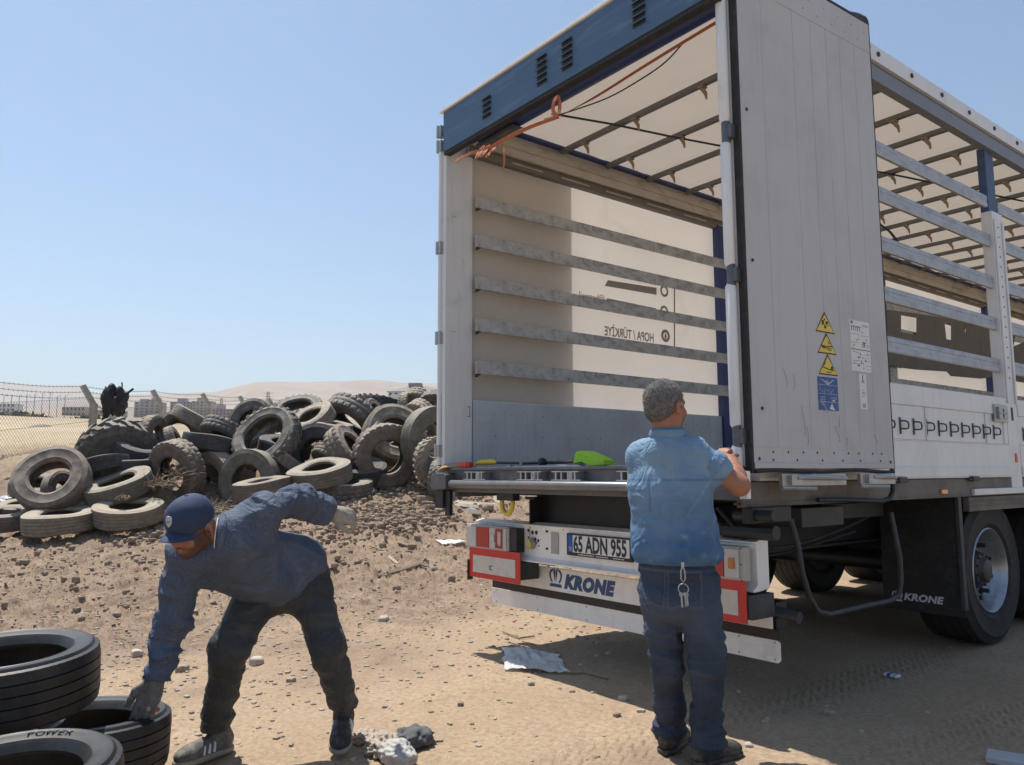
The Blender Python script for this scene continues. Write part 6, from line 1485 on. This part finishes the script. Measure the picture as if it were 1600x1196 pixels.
def shoe(ank,d,mat,parent,s=1.,stripes=False,heel=0.,sol=None):
    d=Vector((d[0],d[1],0)).normalized(); sd_=Vector((d.y,-d.x,0)); b=Vector((ank[0],ank[1],0)); up=Vector((0,0,1))
    T=Matrix(((sd_.x,d.x,0,b.x),(sd_.y,d.y,0,b.y),(0,0,1,heel),(0,0,0,1)))
    if heel: T=T@Matrix.Translation((0,.14,0))@Matrix.Rotation(-R(14),4,'X')@Matrix.Translation((0,-.14,0))
    Rm=np.array(T.to_3x3()).T; L=lambda x,y,z:T@Vector((x*s,y*s,z*s))
    f=SDF(.03); f.ell(L(0,-.03,.055),(.040*s,.058*s,.055*s),Rm); f.ell(L(0,.06,.045),(.043*s,.09*s,.042*s),Rm); f.ell(L(0,.135,.037),(.046*s,.06*s,.032*s),Rm); f.cone(L(0,-.02,.07),L(0,-.015,.12),.042*s,.044*s); f.cut(L(0,0,.018),L(0,0,-1)-L(0,0,0)); f.cut(L(0,-.01,.125),L(0,0,1)-L(0,0,0))
    f.disp=lambda P:.0015*ridged(P,25,25,25,8)
    o=smesh('shoe',f,.004,mat,parent)
    f=SDF(.02); f.ell(L(0,-.03,.015),(.046*s,.062*s,.03*s),Rm); f.ell(L(0,.06,.015),(.046*s,.10*s,.03*s),Rm); f.ell(L(0,.135,.015),(.051*s,.066*s,.03*s),Rm); f.cut(L(0,0,.026),L(0,0,1)-L(0,0,0)); f.cut(L(0,0,.0),L(0,0,-1)-L(0,0,0))
    smesh('sole',f,.004,sol or SOLE,o)
    if stripes:
        for y in(.035,.06,.085):
            m=MB(); m.tube([L(-.044,y,.03),L(-.038,y-.006,.06),L(-.02,y-.012,.083-.25*(y-.03)),L(0,y-.014,.09-.25*(y-.03)),L(.02,y-.012,.083-.25*(y-.03)),L(.038,y-.006,.06),L(.044,y,.03)],.0065*s,6); m.build('shoe_stripe',PAPER,o,smooth=True)
        m=MB()
        for y in(.045,.06,.075,.09): m.tube([L(-.018,y,.089-.25*(y-.03)),L(.018,y+.01,.089-.25*(y-.03))],.003,5)
        m.build('shoe_lace',SHOEB,o)
    return o
shoe(J['al']+Vector((0,0,0)),fw1+rt1*.0,SHOEB,P1,sol=SHOEB); shoe(J['ar'],fw1+rt1*.5,SHOEB,P1,sol=SHOEB)
# keys on a belt clip
m=MB(); k0=at(1067,893,3.19); 
def kp(x,z,y=0): return k0+rt1*x+Vector((0,0,z))-fw1*y
def surf_y(p,back=True):   # step back to the jeans
    return p
m.tube([kp(0,.02),kp(-.008,.0),kp(-.009,-.03),kp(0,-.045),kp(.009,-.03),kp(.008,.0),kp(0,.02)],.0028,6); m.tube([kp(0,.035),kp(0,.015)],.006,6)
m.tube([kp(.021*math.cos(a),-.070+.021*math.sin(a)) for a in np.linspace(0,6.283,16,endpoint=False)],.0022,5,closed=True)
m.build('key_ring',GALV,P1,smooth=True)
for dx,l in((-.010,.055),(.006,.05),(.013,.045)):
    m=MB(); m.tube([kp(dx,-.088),kp(dx+.004,-.088-l)],.0038,5); m.lathe([(0,-.002),(.009,-.002),(.009,.002),(0,.002)],10,0,Matrix.Translation(kp(dx,-.092))@Matrix.Rotation(R(90),4,'X')); m.build('key',GALV,P1)
# belt
# ===== person 2: bending man with a cap =====
P2=thing('person','person in navy cap, checked shirt and work gloves bending to reach into a tyre','person',loc=(0,0,0))
K=dict(pel=at(452,893,3.60),hr=at(412,915,3.56),hl=at(478,908,3.62),kr=at(360,1010,3.36),kl=at(512,1012,3.48),ar=at(338,1122,3.50),al=at(537,1110,3.62),
 shr=at(292,872,3.20),shl=at(408,800,3.34),nk=at(352,838,3.20),ch=at(368,860,3.34),er=at(268,975,3.22),wr=at(243,1062,3.16),el=at(462,782,3.56),wl=at(517,801,3.66),mid=at(405,880,3.48))
K['ar'].z=.115;K['al'].z=.17
HS=.93
fh=cdir(-.33,-.32,.89); uh=cdir(-.10,.93,.36)
hc2=at(299,824,3.14); xx=fh.cross(uh).normalized(); T2=frame(hc2,xx,fh,None)
f=SDF(.03); head_prims(f,T2,HS,mouth=1)
f.chain([T2@Vector((0,-.02,-.04)),K['nk'],K['ch']],[.053,.050,.085],.03); f.chain([K['ch'],K['mid'],K['pel']],[.11,.11,.12]); f.chain([K['shr'],K['nk'],K['shl']],[.038,.04,.038])
f.chain([K['shr'],K['er'],K['wr']],[.048,.038,.027],.02); f.chain([K['shl'],K['el'],K['wl']],[.048,.038,.027],.02)
f.chain([K['hr'],K['kr'],K['ar']],[.078,.052,.038]); f.chain([K['hl'],K['kl'],K['al']],[.078,.052,.038])
def beard(V):
    I=np.array(T2.inverted()); l=V@I[:3,:3].T+I[:3,3]; n=.012*fbm(V[:,0]*40,V[:,1]*40,V[:,2]*40,seed=3)
    jaw=sstep(-.035,-.060,l[:,2]+n)*(l[:,1]>-.02)*sstep(-.125,-.105,l[:,2]); side=sstep(.038,.050,np.abs(l[:,0])+n)*sstep(.02,-.01,l[:,2])*(l[:,1]>-.005)*(l[:,1]<.062)*(l[:,2]>-.12)
    lips=bump1(l[:,2],-.0625,.013)*bump1(l[:,0],0,.024)*(l[:,1]>.06)
    mst=bump1(l[:,2],-.046,.006)*bump1(l[:,0],0,.026)*(l[:,1]>.06)
    brow=bump1(l[:,2],.024,.006)*bump1(np.abs(l[:,0]),.03,.016)*(l[:,1]>.07)
    r=np.hypot(l[:,0],l[:,1]+.0)<.2
    return np.clip((.80*np.maximum(jaw,side)*(1-lips)+.6*mst+.7*brow)*r,0,.9)
smesh('body',f,.0040,SKIN2,P2,attr=beard)
eyes(T2,P2,HS)
T2=T2@Matrix.Scale(HS,4)
m=MB(); m.box(-.013,.013,.083,.0865,-.0635,-.0600,0,T2); m.build('teeth',TEETH,P2)
# cap
f=SDF(.02); Rm=np.array(T2.to_3x3()).T/HS; L=lambda x,y,z:T2@Vector((x,y,z))
f.ell(L(0,-.012,.040),(.086*HS,.107*HS,.103*HS),Rm); f.ell(L(0,.030,.050),(.078*HS,.070*HS,.084*HS),Rm,.03); f.cut(L(0,0,.016),L(0,-.12,-1)-L(0,0,0)); f.carve(L(0,-.016,.030),np.array([.0]) if 0 else .001)
def capd(P):
    I=np.array(T2.inverted()); l=P@I[:3,:3].T+I[:3,3]; a=np.arctan2(l[:,0],l[:,1]+.012); return -.0014*np.exp(-(np.sin(3*a)/.05)**2)*(l[:,2]>.03)+.001*fbm(P[:,0]*30,P[:,1]*30,P[:,2]*30,seed=2)
f.disp=capd
cp=smesh('cap',f,.0038,CAPM,P2)
# brim: curved plate
nu,nv=26,12; V=[]
for layer in(0,1):
    for i in range(nu):
        for j in range(nv):
            u=(i/(nu-1)-.5)*2; v=j/(nv-1); x=.080*u*(1-.06*v); y0=.098*math.sqrt(max(0,1-(u*.86)**2))-.012+.01; y=y0+v*.066*math.sqrt(max(.03,1-u*u*.97)); z=.030-.030*u*u-.004*v-.006*v*v-layer*.0035; V.append(T2@Vector((x,y,z)))
n=nu*nv; F_=[]
for i in range(nu-1):
    for j in range(nv-1): a=i*nv+j; F_+= [(a,a+1,a+nv+1,a+nv),(n+a,n+a+nv,n+a+nv+1,n+a+1)]
for i in range(nu-1): a=i*nv+nv-1; F_.append((a,a+nv,n+a+nv,n+a)[::-1]); a=i*nv; F_.append((a,a+nv,n+a+nv,n+a))
for e in(0,nu-1):
    for j in range(nv-1): a=e*nv+j; F_.append((a,a+1,n+a+1,n+a))
mb=MB(); mb.add(V,F_); mb.build('brim',CAPM,cp,smooth=60)
# badge: pale shield on the cap front
m=MB(); pts=[]
for a,b in((-.018,.016),(-.010,.020),(.0,.021),(.010,.020),(.018,.016),(.019,.002),(.014,-.012),(.005,-.021),(0,-.023),(-.005,-.021),(-.014,-.012),(-.019,.002)):
    x=a+.012; z=.078+b; 
    y=.16
    while y>0 and float(f(np.array([T2@Vector((x,y,z))]))[0])>0: y-=.002
    pts.append(T2@Vector((x,y+.0035,z)))
cen=sum(pts,Vector())/len(pts)+fh*.0015; m.add(pts+[cen]+[p-fh*.006 for p in pts],[(i,(i+1)%12,12) for i in range(12)]+[((i+1)%12,i,13+i,13+(i+1)%12) for i in range(12)]); m.build('cap_badge',M('badge_grey',(.42,.45,.46),.6,var=.08,scale=60),cp)
m=MB(); 
for a in(-.005,.005): m.tube([cen+xx*a+uh*.007+fh*.002,cen+xx*a-uh*.007+fh*.002],.0013,4)
m.tube([cen-xx*.005+fh*.002,cen+xx*.005+fh*.002],.0013,4); m.build('badge_mark',M('badge_mark_grey',(.22,.24,.25),.6),cp)
m=MB(); m.lathe([(0,.004),(.006,.003),(.009,0)],12,0,T2@Matrix.Translation((0,-.012,.145))); m.build('cap_button',CAPM,cp,smooth=True)
# hair at the nape/sideburn
# shirt
tn=(K['nk']-K['pel']).normalized(); lf=(K['shl']-K['shr']).normalized(); fr=lf.cross(tn).normalized()
if fr.dot(-FW)<0: fr=-fr
R2=np.array([list(lf),list(fr),list(lf.cross(fr).normalized())])
f=SDF(.06)
f.ell(K['ch'],(.185,.125,.175),R2); f.ell(K['mid']+Vector((0,0,-.01)),(.170,.125,.17),R2); f.ell(K['pel'].lerp(K['mid'],.15)+fr*.02,(.180,.135,.15),R2)
f.chain([K['shr'],K['nk']-tn*.05,K['shl']],[.066,.085,.068],.05)
f.chain([K['shr'],K['er'],K['wr']],[.074,.058,.045],.04); f.chain([K['shl'],K['el'],K['wl']],[.078,.062,.047],.04)
dr=(K['wr']-K['er']).normalized(); dl=(K['wl']-K['el']).normalized()
f.cone(K['ch']-fr*.0,K['mid']+fr*.05,.12,.11,.05)
def tube_fold(P,a,b,amp,fr_,seed):
    a=V3(a);b=V3(b); ab=b-a; t=((P-a)@ab)/(ab@ab); rr=np.linalg.norm(P-a-t[:,None]*ab,axis=1); w=(t>-.2)*(t<1.15)*np.exp(-(rr/.11)**4)
    L_=np.linalg.norm(ab); return amp*w*np.clip(1-np.abs(vn(t*L_*fr_+rr*4,P[:,0]*5,P[:,1]*5,seed))*2.8,-.6,1)
def s2d(P):
    l=(P-V3(K['pel']))@R2.T
    d=.012*ridged(P,5,5,7,71)+.005*ridged(P,13,13,17,72)
    return d+tube_fold(P,K['er'],K['wr'],.013,24,73)+tube_fold(P,K['shr'],K['er'],.010,16,74)+tube_fold(P,K['shl'],K['el'],.013,18,75)+tube_fold(P,K['el'],K['wl'],.013,24,76)
f.disp=s2d
wrp=K['wr']; 
class CutSDF(SDF): pass
orig=f.__call__
def shirt_call(P,f=f):
    d=SDF.__call__(f,P)
    for p,q in((K['wr'],dr),(K['wl'],dl)):
        rel=P-V3(p); near_=np.linalg.norm(rel,axis=1)<.14; d=np.where(near_,np.maximum(d,rel@V3(q)-.0),d)
    hemc=V3(K['pel'])-V3(tn)*.035; rel=P-hemc; d=np.maximum(d,-(rel@V3(tn))-.03+.02*np.sin(rel@V3(lf)*14)+.35*np.maximum(0,-(rel@V3(fr))) )
    return d
class W_: 
    def __init__(s,f,g): s.f=f;s.g=g
    def __call__(s,P): return s.g(P)
    def bounds(s): return s.f.bounds()
def s2f(V):
    l=(V-V3(K['pel']))@R2.T; a=.15+.35*fbm(V[:,0]*9,V[:,1]*9,V[:,2]*9,seed=81)+.3*np.clip(ridged(V,6,6,8,71)-.4,0,1)
    pl_=bump1(l[:,0],.02,.003)*(l[:,1]>0); return np.clip(a+.4*pl_,0,1)
smesh('checked_shirt',W_(f,shirt_call),.0052,CHKSH,P2,attr=s2f)
# collar
f=SDF(.01); nc=K['nk']; Tn=frame(nc,lf,fr,None); cn=(T2@Vector((0,-.02,-.05))-K['nk']).normalized(); a1=cn.orthogonal().normalized(); Rn=np.array([list(a1),list(cn.cross(a1)),list(cn)])
f.ell(nc+cn*.012,(.080,.080,.032),Rn); f.cut(nc+cn*.032,cn); f.cut(nc-cn*.018,-cn); f.disp=lambda P:.002*ridged(P,18,18,18,6)
smesh('shirt_collar',f,.004,CHKSH,P2,attr=lambda V:V[:,0]*0+.4)
m=MB(); ring=[nc+cn*.034+a1*(.071*math.cos(a))+cn.cross(a1)*(.071*math.sin(a)) for a in np.linspace(0,6.283,24,endpoint=False)]; m.tube(ring,.0022,6,closed=True); m.build('undershirt_edge',PAPER,P2,smooth=True)
# trousers
f=SDF(.05)
f.ell(K['pel']-tn*.02,(.160,.125,.12),R2); f.ell((K['hr']+K['hl'])/2,(.155,.125,.12),R2)
f.chain([K['hr'],K['kr'],K['ar']],[.100,.074,.058]); f.chain([K['hl'],K['kl'],K['al']],[.100,.074,.058])
def p2d(P):
    z=P[:,2]; w=.55+.35*bump1(z,.42,.15)+.7*bump1(z,.18,.10)+.5*bump1(z,.70,.12)
    return w*(.0095*ridged(P,5,5,9,91)+.0045*ridged(P,14,14,30,92))
f.disp=p2d
def pants_call(P,f=f):
    d=SDF.__call__(f,P); z=P[:,2]; lx=(P-V3(K['kr']))@V3(RT); far_=lx>.20*1.0
    return np.maximum(d,np.where(far_,.165-z,.105-z))
def pf(V): return np.clip(.18+.3*fbm(V[:,0]*7,V[:,1]*7,V[:,2]*7,seed=95)+.4*np.clip(ridged(V,6,6,15,91)-.5,0,1),0,1)
smesh('trousers',W_(f,pants_call),.0058,PANTS,P2,attr=pf)
# gloves
f=SDF(.012); hand_prims(f,K['wr']+dr*.01,(at(224,1112,3.12)-K['wr']),cdir(.25,.35,.9),cdir(-.9,-.2,.3),1.12,curl=(.35,.55,.5),thumb=.2,spread=.05); f.cone(K['wr']-dr*.05,K['wr']+dr*.02,.037,.034,.015); f.disp=lambda P:.0018*ridged(P,22,22,40,14)
g1=smesh('work_glove',f,.0035,GLOVE2,P2)
m=MB(); c=at(246,1109,3.085); m.lathe([(0,-.004),(.009,-.004),(.009,.004),(0,.004)],12,0,frame(c,RT,cdir(.3,.9,.2),None)); m.build('orange_tag',ORG,g1)
m=MB(); c=at(232,1108,3.075); m.lathe([(0,-.002),(.009,-.001),(.009,.001),(0,.002)],14,0,frame(c,RT,UP,None)); m.build('pale_tag',GLOVE,g1)
f=SDF(.012); hand_prims(f,K['wl']+dl*.01,cdir(.85,-.25,-.3),cdir(.1,.6,.8),cdir(.2,-1,.2),1.05,curl=(.9,1.0,.8),thumb=.4,spread=.04); f.cone(K['wl']-dl*.03,K['wl']+dl*.02,.036,.034,.015); f.disp=lambda P:.0018*ridged(P,22,22,40,15)
smesh('work_glove',f,.0035,GLOVE,P2,label='dusty cream work glove on the raised rear hand')
shoe(K['ar'],cdir(-.55,0,.8),SHOEG,P2,stripes=True)
shoe(K['al'],cdir(.12,0,1),SHOEB,P2,stripes=True,heel=.03)

# ---------------- air ----------------
m=bpy.data.materials.new('haze'); m.use_nodes=True; t=m.node_tree
t.nodes.remove(t.nodes['Principled BSDF']); v=t.nodes.new('ShaderNodeVolumePrincipled'); v.inputs['Density'].default_value=1.9e-4; v.inputs['Color'].default_value=(.97,.95,.92,1); v.inputs['Anisotropy'].default_value=.25
t.links.new(v.outputs[0],t.nodes['Material Output'].inputs['Volume'])
mb=MB(); mb.box(-12500,12500,-12500,12500,-120,640); hz=mb.build('haze',m,kind='stuff',label='thin pale haze over the plain and hills',cat='haze')
